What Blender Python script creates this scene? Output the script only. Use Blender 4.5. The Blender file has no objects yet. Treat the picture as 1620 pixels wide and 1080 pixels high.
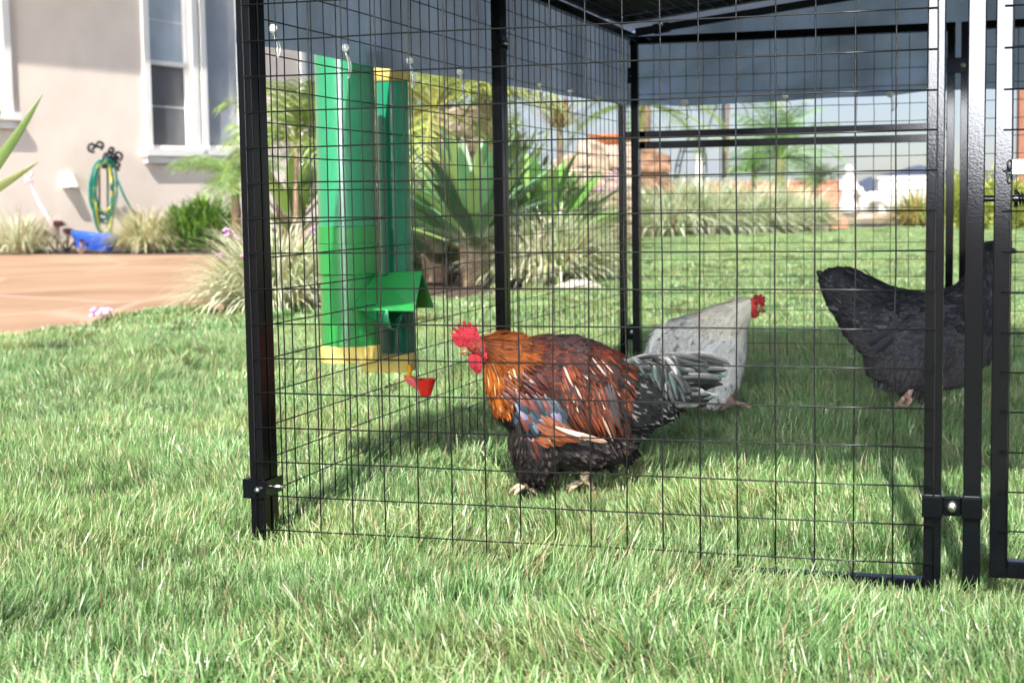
import bpy, bmesh, math, random
from mathutils import Vector, Matrix, Euler, noise
from mathutils.bvhtree import BVHTree
R = math.radians
random.seed(7)
sc = bpy.context.scene
col = sc.collection

# ------------------------------------------------------------------ camera
F = 2459.5; PIT = .09209; ROL = -.01552
CAM = Vector((0, 0, .665))
_fw = Vector((0, math.cos(PIT), -math.sin(PIT))); _r = Vector((1, 0, 0)); _u = _r.cross(_fw)
RT = _r * math.cos(ROL) + _u * math.sin(ROL); UP = _u * math.cos(ROL) - _r * math.sin(ROL)
cd = bpy.data.cameras.new('camera'); cam = bpy.data.objects.new('camera', cd); col.objects.link(cam)
cam.matrix_world = Matrix(((RT.x, UP.x, -_fw.x, CAM.x), (RT.y, UP.y, -_fw.y, CAM.y), (RT.z, UP.z, -_fw.z, CAM.z), (0, 0, 0, 1)))
cd.sensor_width = 36; cd.lens = 36 * F / 1620; cd.clip_start = .05; cd.clip_end = 6000
cd.dof.use_dof = True; cd.dof.focus_distance = 3.0; cd.dof.aperture_fstop = 8.0
sc.camera = cam

# ------------------------------------------------------------------ world and sun
SUN_DIR = Vector((-.155, -.988, 1.10)).normalized()      # towards the sun: behind the camera
elev = math.asin(SUN_DIR.z)
w = bpy.data.worlds.new('World'); sc.world = w; w.use_nodes = True
nt = w.node_tree; nt.nodes.clear()
def N(nt, typ, **kw):
    n = nt.nodes.new(typ)
    for k, v in kw.items():
        if k in n.inputs.keys() if isinstance(k, str) else False: n.inputs[k].default_value = v
        else: setattr(n, k, v)
    return n
out = N(nt, 'ShaderNodeOutputWorld'); bg = N(nt, 'ShaderNodeBackground')
sky = N(nt, 'ShaderNodeTexSky', sky_type='NISHITA', sun_disc=False, sun_elevation=elev, sun_rotation=math.atan2(SUN_DIR.x, SUN_DIR.y))
sky.air_density = 1.0; sky.dust_density = .6; sky.ozone_density = 1.2
tc = N(nt, 'ShaderNodeTexCoord'); mp = N(nt, 'ShaderNodeMapping'); mp.inputs['Scale'].default_value = (1, 1, 3.2)
nz = N(nt, 'ShaderNodeTexNoise'); nz.inputs['Scale'].default_value = 3.1; nz.inputs['Detail'].default_value = 7; nz.inputs['Roughness'].default_value = .55
cr = N(nt, 'ShaderNodeValToRGB'); cr.color_ramp.elements[0].position = .38; cr.color_ramp.elements[1].position = .62
mx = N(nt, 'ShaderNodeMix', data_type='RGBA'); 
# big bright cloud bank low in the sky behind the viewer
dt = N(nt, 'ShaderNodeVectorMath', operation='DOT_PRODUCT'); dt.inputs[1].default_value = Vector((-.30, -.95, .13)).normalized()
mr = N(nt, 'ShaderNodeMapRange'); mr.inputs['From Min'].default_value = .88; mr.inputs['From Max'].default_value = .97
ad = N(nt, 'ShaderNodeMath', operation='ADD', use_clamp=True)
cc = N(nt, 'ShaderNodeMix', data_type='RGBA'); cc.inputs['A'].default_value = (4.8, 5.4, 6.6, 1); cc.inputs['B'].default_value = (14, 15, 17, 1)
L = nt.links.new
L(tc.outputs['Generated'], mp.inputs['Vector']); L(mp.outputs[0], nz.inputs['Vector']); L(nz.outputs['Fac'], cr.inputs['Fac'])
L(tc.outputs['Generated'], dt.inputs[0]); L(dt.outputs['Value'], mr.inputs['Value'])
L(cr.outputs['Color'], ad.inputs[0]); L(mr.outputs[0], ad.inputs[1]); L(ad.outputs[0], mx.inputs['Factor'])
L(mr.outputs[0], cc.inputs['Factor'])
tn = N(nt, 'ShaderNodeMix', data_type='RGBA', blend_type='MULTIPLY'); tn.inputs['Factor'].default_value = 1; tn.inputs['B'].default_value = (.84, .88, 1.02, 1)
L(sky.outputs[0], tn.inputs['A']); L(tn.outputs['Result'], mx.inputs['A']); L(cc.outputs['Result'], mx.inputs['B']); 
dt2 = N(nt, 'ShaderNodeVectorMath', operation='DOT_PRODUCT'); dt2.inputs[1].default_value = Vector((-.225, -.974, .135)).normalized()
mr2 = N(nt, 'ShaderNodeMapRange', interpolation_type='SMOOTHSTEP'); mr2.inputs['From Min'].default_value = .9885; mr2.inputs['From Max'].default_value = .9935
hot = N(nt, 'ShaderNodeMix', data_type='RGBA'); hot.inputs['B'].default_value = (430, 441, 462, 1)  # unseen hot spot added to the sky to whiten the right posts
L(tc.outputs['Generated'], dt2.inputs[0]); L(dt2.outputs['Value'], mr2.inputs['Value']); L(mr2.outputs[0], hot.inputs['Factor']); L(mx.outputs['Result'], hot.inputs['A'])
L(hot.outputs['Result'], bg.inputs['Color'])
bg.inputs['Strength'].default_value = .066
L(bg.outputs[0], out.inputs['Surface'])
sd = bpy.data.lights.new('sun', 'SUN'); sd.energy = 5.0; sd.angle = R(.55); sd.color = (1, .955, .89)
so = bpy.data.objects.new('sun', sd); col.objects.link(so); so.rotation_euler = SUN_DIR.to_track_quat('Z', 'Y').to_euler(); so.location = (0, -5, 20)
sc.view_settings.view_transform = 'Standard'; sc.view_settings.look = 'None'; sc.view_settings.gamma = 1
sc.view_settings.exposure = .95
sc.cycles.max_bounces = 8; sc.cycles.transparent_max_bounces = 8

# ------------------------------------------------------------------ helpers
def ray(px, py): return _fw + RT * ((px - 810) / F) + UP * ((540 - py) / F)
def P(px, py, D): return CAM + ray(px, py) * D
def G(px, py, z=0.0):
    d = ray(px, py); t = (z - CAM.z) / d.z; return CAM + d * t
def pl(px, py, p0, n):
    d = ray(px, py); return CAM + d * ((p0 - CAM).dot(n) / d.dot(n))

def mat(name, c, rough=.6, metal=0.0, spec=.5, var=.0, vscale=8, bump=0.0, bscale=40, c2=None, coat=0, sub=None, detail=5, attr=None, trans=0.0, sheen=0):
    m = bpy.data.materials.new(name); m.use_nodes = True; nt = m.node_tree; L = nt.links.new
    b = nt.nodes['Principled BSDF']; o = nt.nodes['Material Output']
    b.inputs['Roughness'].default_value = rough; b.inputs['Metallic'].default_value = metal
    b.inputs['Specular IOR Level'].default_value = spec; b.inputs['Coat Weight'].default_value = coat; b.inputs['Coat Roughness'].default_value = .08
    b.inputs['Sheen Weight'].default_value = sheen
    c = tuple(c) + (1,)
    b.inputs['Base Color'].default_value = c
    csock = None
    if attr:
        a = N(nt, 'ShaderNodeAttribute', attribute_name=attr); csock = a.outputs['Color']
    if var or c2:
        g = N(nt, 'ShaderNodeNewGeometry'); n1 = N(nt, 'ShaderNodeTexNoise'); n1.inputs['Scale'].default_value = vscale; n1.inputs['Detail'].default_value = detail
        L(g.outputs['Position'], n1.inputs['Vector'])
        r = N(nt, 'ShaderNodeMapRange'); r.inputs['From Min'].default_value = .32; r.inputs['From Max'].default_value = .68; L(n1.outputs['Fac'], r.inputs['Value'])
        if c2:
            q = N(nt, 'ShaderNodeMix', data_type='RGBA'); q.inputs['A'].default_value = c; q.inputs['B'].default_value = tuple(c2) + (1,)
            L(r.outputs[0], q.inputs['Factor']); csock = q.outputs['Result']
        if var:
            q = N(nt, 'ShaderNodeMix', data_type='RGBA', blend_type='MULTIPLY'); q.inputs['Factor'].default_value = 1
            r2 = N(nt, 'ShaderNodeMapRange'); r2.inputs['From Min'].default_value = .25; r2.inputs['From Max'].default_value = .75
            r2.inputs['To Min'].default_value = 1 - var; r2.inputs['To Max'].default_value = 1 + var
            L(n1.outputs['Fac'], r2.inputs['Value']); 
            if csock: L(csock, q.inputs['A'])
            else: q.inputs['A'].default_value = c
            L(r2.outputs[0], q.inputs['B']); csock = q.outputs['Result']
    if csock: L(csock, b.inputs['Base Color'])
    if bump:
        g2 = N(nt, 'ShaderNodeNewGeometry'); n2 = N(nt, 'ShaderNodeTexNoise'); n2.inputs['Scale'].default_value = bscale; n2.inputs['Detail'].default_value = 3
        L(g2.outputs['Position'], n2.inputs['Vector']); bp = N(nt, 'ShaderNodeBump'); bp.inputs['Strength'].default_value = bump; bp.inputs['Distance'].default_value = .01
        L(n2.outputs['Fac'], bp.inputs['Height']); L(bp.outputs[0], b.inputs['Normal'])
    if trans:
        tr = N(nt, 'ShaderNodeBsdfTranslucent'); ms = N(nt, 'ShaderNodeMixShader'); ms.inputs[0].default_value = trans
        if csock: L(csock, tr.inputs['Color'])
        else: tr.inputs['Color'].default_value = c
        L(b.outputs[0], ms.inputs[1]); L(tr.outputs[0], ms.inputs[2]); L(ms.outputs[0], o.inputs['Surface'])
    return m

class MB:
    def __init__(s): s.v = []; s.f = []; s.c = []; s.cur = None
    def add(s, vs, fs, c=None, cs=None):
        o = len(s.v); s.v += [tuple(x) for x in vs]; s.f += [tuple(i + o for i in f) for f in fs]
        if cs: s.c += [tuple(k[:3]) + (1,) for k in cs]
        else: s.c += [(tuple(c) + (1,)) if c else (1, 1, 1, 1)] * len(vs)
    def box(s, x0, x1, y0, y1, z0, z1, c=None, M=None):
        vs = [Vector((x, y, z)) for z in (z0, z1) for y in (y0, y1) for x in (x0, x1)]
        if M: vs = [M @ v for v in vs]
        s.add(vs, [(0, 2, 3, 1), (4, 5, 7, 6), (0, 1, 5, 4), (2, 6, 7, 3), (0, 4, 6, 2), (1, 3, 7, 5)], c)
    def tube(s, pts, rad, n=6, c=None, cap=True, cs=None):
        pts = [Vector(p) for p in pts]; rs = rad if hasattr(rad, '__len__') else [rad] * len(pts)
        vs = []; fs = []; cc = []
        d = (pts[1] - pts[0]).normalized(); a = d.orthogonal().normalized()
        for i, p in enumerate(pts):
            if i == 0: t = pts[1] - p
            elif i == len(pts) - 1: t = p - pts[i - 1]
            else: t = pts[i + 1] - pts[i - 1]
            t.normalize(); a = (a - t * a.dot(t)); a = a.normalized() if a.length > 1e-6 else t.orthogonal().normalized(); b = t.cross(a)
            for k in range(n):
                an = 2 * math.pi * k / n; vs.append(p + (a * math.cos(an) + b * math.sin(an)) * rs[i]); 
                if cs: cc.append(cs[i])
        for i in range(len(pts) - 1):
            for k in range(n):
                k2 = (k + 1) % n; fs.append((i * n + k, i * n + k2, (i + 1) * n + k2, (i + 1) * n + k))
        if cap: fs.append(tuple(reversed(range(n)))); fs.append(tuple(range((len(pts) - 1) * n, len(pts) * n)))
        s.add(vs, fs, c, cc if cs else None)
    def lathe(s, prof, n=32, M=None, c=None, cap0=False, cap1=False):
        vs = []; fs = []
        for r, z in prof:
            for k in range(n): an = 2 * math.pi * k / n; v = Vector((r * math.cos(an), r * math.sin(an), z)); vs.append(M @ v if M else v)
        for i in range(len(prof) - 1):
            for k in range(n): k2 = (k + 1) % n; fs.append((i * n + k, i * n + k2, (i + 1) * n + k2, (i + 1) * n + k))
        if cap0: fs.append(tuple(reversed(range(n))))
        if cap1: fs.append(tuple(range((len(prof) - 1) * n, len(prof) * n)))
        s.add(vs, fs, c)
    def grid(s, rows, c=None, cs=None):
        n = len(rows[0]); vs = [p for r in rows for p in r]
        fs = [(i * n + j, i * n + j + 1, (i + 1) * n + j + 1, (i + 1) * n + j) for i in range(len(rows) - 1) for j in range(n - 1)]
        s.add(vs, fs, c, cs)
    def ball(s, c0, r, c=None, u=12, v=8, M=None):
        c0 = Vector(c0); rr = Vector(r) if hasattr(r, '__len__') else Vector((r, r, r)); vs = []; fs = []
        for i in range(v + 1):
            th = math.pi * i / v
            for k in range(u):
                an = 2 * math.pi * k / u; q = Vector((rr.x * math.sin(th) * math.cos(an), rr.y * math.sin(th) * math.sin(an), rr.z * math.cos(th)))
                if M: q = M @ q
                vs.append(c0 + q)
        for i in range(v):
            for k in range(u): k2 = (k + 1) % u; fs.append((i * u + k, (i + 1) * u + k, (i + 1) * u + k2, i * u + k2))
        s.add(vs, fs, c)
    def build(s, name, m, parent=None, smooth=False, colors=False, auto=None):
        me = bpy.data.meshes.new(name); me.from_pydata(s.v, [], s.f)
        if colors:
            a = me.color_attributes.new('Col', 'FLOAT_COLOR', 'POINT'); a.data.foreach_set('color', [x for c in s.c for x in c])
        if m: me.materials.append(m)
        if smooth: me.polygons.foreach_set('use_smooth', [True] * len(me.polygons))
        me.update()
        if auto: me.set_sharp_from_angle(angle=R(auto))
        o = bpy.data.objects.new(name, me); col.objects.link(o)
        if parent: o.parent = parent
        return o
def tag(o, label=None, cat=None, group=None, kind=None):
    if label: o['label'] = label
    if cat: o['category'] = cat
    if group: o['group'] = group
    if kind: o['kind'] = kind
    return o
def empty(name, loc, label, cat, group=None, rz=0):
    o = bpy.data.objects.new(name, None); col.objects.link(o); o.location = loc; o.rotation_euler = (0, 0, rz); o.empty_display_size = .1
    return tag(o, label, cat, group)
rnd = random.Random(3)
def U(a, b): return rnd.uniform(a, b)
def bevel(o, w=.002, seg=2):
    m = o.modifiers.new('bevel', 'BEVEL'); m.width = w; m.segments = seg; m.limit_method = 'ANGLE'; m.angle_limit = R(40)

# ------------------------------------------------------------------ materials
M_ = {}
M_['soil'] = mat('soil', (.12, .09, .06), .95, var=.3, vscale=3, c2=(.2, .17, .1))
M_['turf'] = mat('turf_soil', (.10, .13, .035), .95, vscale=6, c2=(.20, .19, .075), bump=.6, bscale=90, var=.3)
M_['mulch'] = mat('mulch', (.11, .06, .04), .9, vscale=60, c2=(.035, .022, .018), bump=1, bscale=70, var=.3)
M_['dmulch'] = mat('dark_mulch', (.05, .034, .028), .9, vscale=50, c2=(.018, .013, .012), bump=1, bscale=70, var=.3)
M_['stucco'] = mat('stucco', (.84, .715, .615), .9, var=.07, vscale=1.5, bump=.8, bscale=55)
M_['trim'] = mat('white_trim', (.8, .78, .74), .6, var=.03, vscale=3)
M_['white'] = mat('white_plaster', (.62, .60, .57), .7, var=.08, vscale=3)
M_['paint'] = mat('black_hammered_paint', (.003, .0035, .005), .075, spec=.26, bump=.010, bscale=260)
M_['wire'] = mat('black_wire', (.004, .004, .004), .3, spec=.4)
M_['paint2'] = mat('black_satin_paint', (.003, .003, .004), .24, spec=.16, bump=.01, bscale=260)
M_['zinc'] = mat('zinc_bolt', (.62, .62, .6), .3, metal=1, bump=.15, bscale=300)
M_['iron'] = mat('wrought_iron', (.012, .012, .013), .4)

# patio: stamped stained concrete
def patio_mat():
    m = mat('stained_concrete', (.29, .165, .09), .75, vscale=.7, c2=(.38, .24, .15), var=.12, detail=8)
    nt = m.node_tree; L = nt.links.new; b = nt.nodes['Principled BSDF']
    g = N(nt, 'ShaderNodeNewGeometry'); mp = N(nt, 'ShaderNodeMapping'); mp.inputs['Rotation'].default_value = (0, 0, R(-24)); mp.inputs['Scale'].default_value = (.9, .45, 1)
    v = N(nt, 'ShaderNodeTexVoronoi', feature='DISTANCE_TO_EDGE'); v.inputs['Scale'].default_value = .9
    L(g.outputs['Position'], mp.inputs['Vector']); L(mp.outputs[0], v.inputs['Vector'])
    r = N(nt, 'ShaderNodeMapRange'); r.inputs['From Max'].default_value = .035; L(v.outputs['Distance'], r.inputs['Value'])
    q = N(nt, 'ShaderNodeMix', data_type='RGBA'); q.inputs['B'].default_value = (0, 0, 0, 1)
    src = b.inputs['Base Color'].links[0].from_socket
    q.inputs['A'].default_value = (.44, .29, .21, 1); L(r.outputs[0], q.inputs['Factor']); L(src, q.inputs['B']); L(q.outputs['Result'], b.inputs['Base Color'])
    return m
M_['patio'] = patio_mat()

# ------------------------------------------------------------------ ground
def sheet(name, pts, z, m, kind='structure', label=None):
    mb = MB(); mb.add([(p[0], p[1], z) for p in pts], [tuple(range(len(pts)))]); o = mb.build(name, m); o['kind'] = kind; return o
sheet('ground', [(-900, -200), (900, -200), (900, 3000), (-900, 3000)], -.012, M_['soil'])
def gxy(px, py): v = G(px, py); return (v.x, v.y)
lawn_pts = [(-9, -2), (14, -2), (22, 10), gxy(1750, 366), gxy(1480, 364), gxy(1330, 358), gxy(1290, 372), gxy(1100, 376), gxy(1000, 382), gxy(960, 430), gxy(940, 452), gxy(800, 473), gxy(740, 479), gxy(650, 472), gxy(480, 484), gxy(370, 493), gxy(200, 507), gxy(100, 521), gxy(0, 541), gxy(-300, 640)]
sheet('lawn', lawn_pts, 0, M_['turf'])
patio_pts = [gxy(-300, 640), gxy(0, 541), gxy(100, 521), gxy(200, 507), gxy(370, 493), gxy(385, 403), gxy(0, 402), (-18, 20), (-18, 5)]
sheet('patio', patio_pts, -.002, M_['patio'])
bed_l = [gxy(-330, 401), gxy(0, 402), gxy(385, 403), gxy(520, 400), (-2, 36), (-9, 30)]
sheet('mulch_bed', bed_l, -.004, M_['dmulch'])
bed_m = [gxy(370, 493), gxy(480, 484), gxy(650, 472), gxy(740, 479), gxy(800, 473), gxy(940, 452), gxy(960, 430), gxy(1000, 382), (2, 24), (-2, 30), gxy(385, 403)]
sheet('mulch_bed', bed_m, -.006, M_['mulch'])
bed_r = [gxy(1000, 382), gxy(1100, 376), gxy(1290, 372), gxy(1330, 358), gxy(1480, 364), gxy(1750, 366), (22, 34), (1, 34)]
sheet('mulch_bed', bed_r, -.008, M_['dmulch'])

def inside(x, y, poly):
    c = False; n = len(poly); j = n - 1
    for i in range(n):
        xi, yi = poly[i]; xj, yj = poly[j]
        if (yi > y) != (yj > y) and x < (xj - xi) * (y - yi) / (yj - yi) + xi: c = not c
        j = i
    return c

# ------------------------------------------------------------------ lawn grass (stuff)
def grass_mat():
    m = bpy.data.materials.new('grass_blade'); m.use_nodes = True; nt = m.node_tree; L = nt.links.new
    b = nt.nodes['Principled BSDF']; o = nt.nodes['Material Output']
    a = N(nt, 'ShaderNodeAttribute', attribute_name='Col'); g = N(nt, 'ShaderNodeNewGeometry')
    n1 = N(nt, 'ShaderNodeTexNoise'); n1.inputs['Scale'].default_value = .9; n1.inputs['Detail'].default_value = 4; L(g.outputs['Position'], n1.inputs['Vector'])
    oi = N(nt, 'ShaderNodeObjectInfo')
    n3 = N(nt, 'ShaderNodeTexNoise'); n3.inputs['Scale'].default_value = 2.3; n3.inputs['Detail'].default_value = 5; L(g.outputs['Position'], n3.inputs['Vector'])
    r3 = N(nt, 'ShaderNodeMapRange'); r3.inputs['From Min'].default_value = .50; r3.inputs['From Max'].default_value = .72; r3.inputs['To Max'].default_value = .30; L(n3.outputs['Fac'], r3.inputs['Value'])
    dry = N(nt, 'ShaderNodeMix', data_type='RGBA'); dry.inputs['B'].default_value = (.42, .36, .17, 1); L(r3.outputs[0], dry.inputs['Factor']); L(a.outputs['Color'], dry.inputs['A'])
    r = N(nt, 'ShaderNodeMapRange'); r.inputs['From Min'].default_value = .42; r.inputs['From Max'].default_value = .66; L(n1.outputs['Fac'], r.inputs['Value'])
    q = N(nt, 'ShaderNodeMix', data_type='RGBA', blend_type='MULTIPLY'); L(r.outputs[0], q.inputs['Factor']); q.inputs['B'].default_value = (1.15, 1.02, .92, 1); L(dry.outputs['Result'], q.inputs['A'])
    r2 = N(nt, 'ShaderNodeMapRange'); r2.inputs['To Min'].default_value = .8; r2.inputs['To Max'].default_value = 1.2; L(oi.outputs['Random'], r2.inputs['Value'])
    q2 = N(nt, 'ShaderNodeMix', data_type='RGBA', blend_type='MULTIPLY'); q2.inputs['Factor'].default_value = 1; L(q.outputs['Result'], q2.inputs['A']); L(r2.outputs[0], q2.inputs['B'])
    L(q2.outputs['Result'], b.inputs['Base Color']); b.inputs['Roughness'].default_value = .34; b.inputs['Specular IOR Level'].default_value = .6
    tr = N(nt, 'ShaderNodeBsdfTranslucent'); L(q2.outputs['Result'], tr.inputs['Color']); ms = N(nt, 'ShaderNodeMixShader'); ms.inputs[0].default_value = .33
    L(b.outputs[0], ms.inputs[1]); L(tr.outputs[0], ms.inputs[2]); L(ms.outputs[0], o.inputs['Surface'])
    return m
M_['grass'] = grass_mat()
GR = random.Random(11)
def blade_col():
    k = GR.random()
    if k < .085: base = Vector((.52, .48, .30))
    elif k < .125: base = Vector((.34, .24, .13))
    elif k < .60: base = Vector((.195, .365, .115))
    elif k < .86: base = Vector((.39, .56, .27))
    else: base = Vector((.09, .22, .06))
    return base * GR.uniform(.8, 1.2)
def blade(mb, x, y, h, wd, lean, az, c, seg=3, curl=1.0):
    d = Vector((math.cos(az), math.sin(az), 0)); s = Vector((-d.y, d.x, 0)); tw = GR.uniform(-.8, .8)
    pos = Vector((x, y, 0)); vs = []; cs = []; ang = lean * .35
    for i in range(seg + 1):
        t = i / seg; wv = wd * (1 - t ** 2.2) * .5 + .00015
        sv = (s * math.cos(tw * t) + d * math.sin(tw * t))
        k = .27 + .92 * t; cc = c * k  # darkened towards the root: shade between blades put into the colour
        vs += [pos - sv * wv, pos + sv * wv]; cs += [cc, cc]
        ang = lean * (.35 + 1.1 * curl * t); st = h / seg
        pos = pos + (d * math.sin(ang) + Vector((0, 0, math.cos(ang)))) * st
    fs = [(2 * i, 2 * i + 1, 2 * i + 3, 2 * i + 2) for i in range(seg)]
    mb.add(vs, fs, cs=cs)
gcol = bpy.data.collections.new('grass_tufts')
tiles = []
for v in range(6):
    mb = MB(); S = .10
    main = GR.uniform(0, 6.28)
    for i in range(480):
        rr = S * math.sqrt(GR.random()); a = GR.uniform(0, 6.28)
        low = GR.random() < .3
        h = GR.uniform(.015, .03) if low else GR.uniform(.036, .078)
        c = blade_col()
        if low: c = c * .8 + Vector((.12, .08, .03)) 
        az = main + GR.gauss(0, 1.0) if GR.random() < .35 else GR.uniform(0, 6.28)
        blade(mb, rr * math.cos(a), rr * math.sin(a), h, GR.uniform(.0016, .0042), (GR.uniform(.15, .9) if GR.random() < .55 else GR.uniform(.8, 1.5)) if not low else GR.uniform(.6, 1.4), az, c)
    tiles.append(mb)
for v in range(3):
    mb = MB(); S = .3
    for i in range(1100):
        rr = S * math.sqrt(GR.random()); a = GR.uniform(0, 6.28)
        blade(mb, rr * math.cos(a), rr * math.sin(a), GR.uniform(.025, .05), GR.uniform(.005, .009), GR.uniform(.1, 1.0), GR.uniform(0, 6.28), blade_col(), seg=2)
    tiles.append(mb)
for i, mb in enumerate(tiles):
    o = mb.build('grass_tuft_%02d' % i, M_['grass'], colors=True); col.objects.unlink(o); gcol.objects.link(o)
pts = []; rots = []; scls = []; idxs = []
O_ = Vector((-.47572, 2.83299, 0)); A_ = Vector((math.cos(.29704), -math.sin(.29704), 0)); B_ = Vector((math.sin(.29704), math.cos(.29704), 0))
def add_tuft(x, y, near):
    if not inside(x, y, lawn_pts): return
    n1 = noise.noise(Vector((x * 2.1, y * 2.1, 0))); n2 = noise.noise(Vector((x * 2.1, y * 2.1, 7.3)))
    tilt = Vector((n1, n2, 0)) * (.65 if near else .3)
    if near: tilt += Vector((noise.noise(Vector((x * 7, y * 7, 11))), noise.noise(Vector((x * 7, y * 7, 17))), 0)) * .5
    q = Vector((tilt.x, tilt.y, 1)).to_track_quat('Z', 'Y')
    e = (q.to_matrix() @ Matrix.Rotation(GR.uniform(0, 6.28), 3, 'Z')).to_euler()
    hn = .5 + .5 * noise.noise(Vector((x * 3, y * 3, 3.1)))
    pts.append((x, y, 0)); rots.append(tuple(e)); fd = abs((Vector((x, y, 0)) - O_).dot(B_)); fu = (Vector((x, y, 0)) - O_).dot(A_)
    k = 1 - max(0, 1 - fd / .30) * (.04 + .52 * min(1, max(0, (fu - .84) / .22))) if fu > 0 else 1
    for fx, fy in ((.03, 3.30), (.05, 3.24), (.16, 3.33), (.15, 3.27), (.62, 4.42), (.60, 4.34)):
        k = min(k, max(.62, math.hypot(x - fx, y - fy) / .16))
    scls.append(GR.uniform(.75, 1.05) * (.70 + .55 * hn) * k); idxs.append(GR.randrange(6) if near else 6 + GR.randrange(3))
def infr(x, y, m=.25):
    return abs(x) < .335 * y + m
y = 1.75
while y < 7.5:
    dy = .062 if y < 4.5 else .085
    xw = .34 * y + .35; x = -xw
    while x < xw:
        add_tuft(x + GR.uniform(-.03, .03), y + GR.uniform(-.03, .03), True); x += dy
    y += dy
y = 7.4
while y < 27:
    st = .24; xw = .35 * y + .6; x = -xw
    while x < xw:
        add_tuft(x + GR.uniform(-.12, .12), y + GR.uniform(-.12, .12), False); x += st
    y += st
me = bpy.data.meshes.new('lawn_grass'); me.from_pydata(pts, [], [])
a = me.attributes.new('rot', 'FLOAT_VECTOR', 'POINT'); a.data.foreach_set('vector', [c for r_ in rots for c in r_])
a = me.attributes.new('scl', 'FLOAT', 'POINT'); a.data.foreach_set('value', scls)
a = me.attributes.new('idx', 'INT', 'POINT'); a.data.foreach_set('value', idxs)
go = bpy.data.objects.new('lawn_grass', me); col.objects.link(go); tag(go, 'thick uneven green lawn grass with straw coloured bits', 'grass', kind='stuff')
ng = bpy.data.node_groups.new('scatter', 'GeometryNodeTree')
ng.interface.new_socket('Geometry', in_out='INPUT', socket_type='NodeSocketGeometry'); ng.interface.new_socket('Geometry', in_out='OUTPUT', socket_type='NodeSocketGeometry')
gi = ng.nodes.new('NodeGroupInput'); gout = ng.nodes.new('NodeGroupOutput'); iop = ng.nodes.new('GeometryNodeInstanceOnPoints'); ci = ng.nodes.new('GeometryNodeCollectionInfo')
ci.inputs['Collection'].default_value = gcol; ci.inputs['Separate Children'].default_value = True; ci.inputs['Reset Children'].default_value = True
def nattr(nm, typ): n = ng.nodes.new('GeometryNodeInputNamedAttribute'); n.data_type = typ; n.inputs['Name'].default_value = nm; return [s for s in n.outputs if s.enabled and s.name == 'Attribute'][0]
iop.inputs['Pick Instance'].default_value = True
ng.links.new(gi.outputs[0], iop.inputs['Points']); ng.links.new(ci.outputs[0], iop.inputs['Instance'])
ng.links.new(nattr('idx', 'INT'), iop.inputs['Instance Index']); ng.links.new(nattr('rot', 'FLOAT_VECTOR'), iop.inputs['Rotation']); ng.links.new(nattr('scl', 'FLOAT'), iop.inputs['Scale'])
ng.links.new(iop.outputs[0], gout.inputs[0])
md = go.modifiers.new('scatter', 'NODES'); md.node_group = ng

# ------------------------------------------------------------------ coop
H = .29704
O = Vector((-.47572, 2.83299, 0)); AX = Vector((math.cos(H), -math.sin(H), 0)); BX = Vector((math.sin(H), math.cos(H), 0))
S = .0635; ZR0 = .952                     # mesh pitch, height of the front panel's row 0
def UZ(px, py, t=0.0):                    # pixel -> (u, z) on the plane at local t
    p = pl(px, py, O + BX * t, BX); return (p - O).dot(AX), p.z
def TZ(px, py, u=0.0):                    # pixel -> (t, z) on the plane at local u
    p = pl(px, py, O + AX * u, AX); return (p - O).dot(BX), p.z
coop = empty('chicken_coop', (O.x, O.y, 0), 'black metal walk-in chicken coop of wire mesh panels standing on the lawn', 'chicken coop', rz=-H)
TW = .0278; ZT = 1.270; ZB = .008
def ubar(mb, u0, u1, t, z): mb.box(u0, u1, t, t + TW, z, z + TW)
def wires(mb, axis, p0, p1, fixed, cols, rows, z0, z1, r=.00140):
    # axis 'u' or 't': rows run between p0 and p1, columns between z0 and z1
    for c in cols:
        pts = []
        k = 7
        for i in range(k + 1):
            z = z0 + (z1 - z0) * i / k; j = U(-.0018, .0018) if 0 < i < k else 0
            pts.append((c + j, fixed, z) if axis == 'u' else (fixed, c + j, z))
        mb.tube(pts, r, 5)
    for z in rows:
        pts = []; k = 8; rr = .0028
        for i in range(k + 1):
            c = p0 + (p1 - p0) * i / k; j = U(-.001, .001)
            pts.append((c, fixed - rr, z + j) if axis == 'u' else (fixed + rr * wires.side, c, z + j))
        mb.tube(pts, r, 5)
wires.side = -1
def zrows(zref, zlo, zhi):
    z = zref
    while z > zlo: z -= S
    out = []
    z += S
    while z < zhi: out.append(z); z += S
    return out
def bolt_mb(p, axis):
    mb = MB(); Mx = Matrix.Translation(p) @ (Matrix.Rotation(R(90), 4, 'X') if axis == 't' else Matrix.Rotation(R(90), 4, 'Y'))
    mb.lathe([(.001, .0085), (.005, .008), (.0085, .0055), (.0095, .001), (.0095, 0)], 14, Mx)
    return mb
# front panel
fp = MB(); uR = 19 * S + .012
fp.box(-.014, -.014 + TW, 0.002, .002 + TW, ZB, ZT)
fp.box(uR - TW, uR, 0.002, .002 + TW, ZB, ZT)
fp.box(-.014 + TW, uR - TW, 0.003, .003 + TW - .002, ZB, ZB + TW); fp.box(-.014 + TW, uR - TW, 0.003, .001 + TW, ZT - TW, ZT)
front = fp.build('front_panel', M_['paint'], coop); front.data.materials.append(M_['paint2'])
for pg in front.data.polygons:
    if pg.center.x < .05: pg.material_index = 1
bevel(front)
wm = MB(); wires(wm, 'u', 0, 19 * S, 0.0005, [i * S for i in range(20)], zrows(ZR0, .04, ZT - .01), ZB + .02, ZT - .01)
for i in range(20):
    pass
wm.build('wire_mesh', M_['wire'], front, smooth=True)
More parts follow.
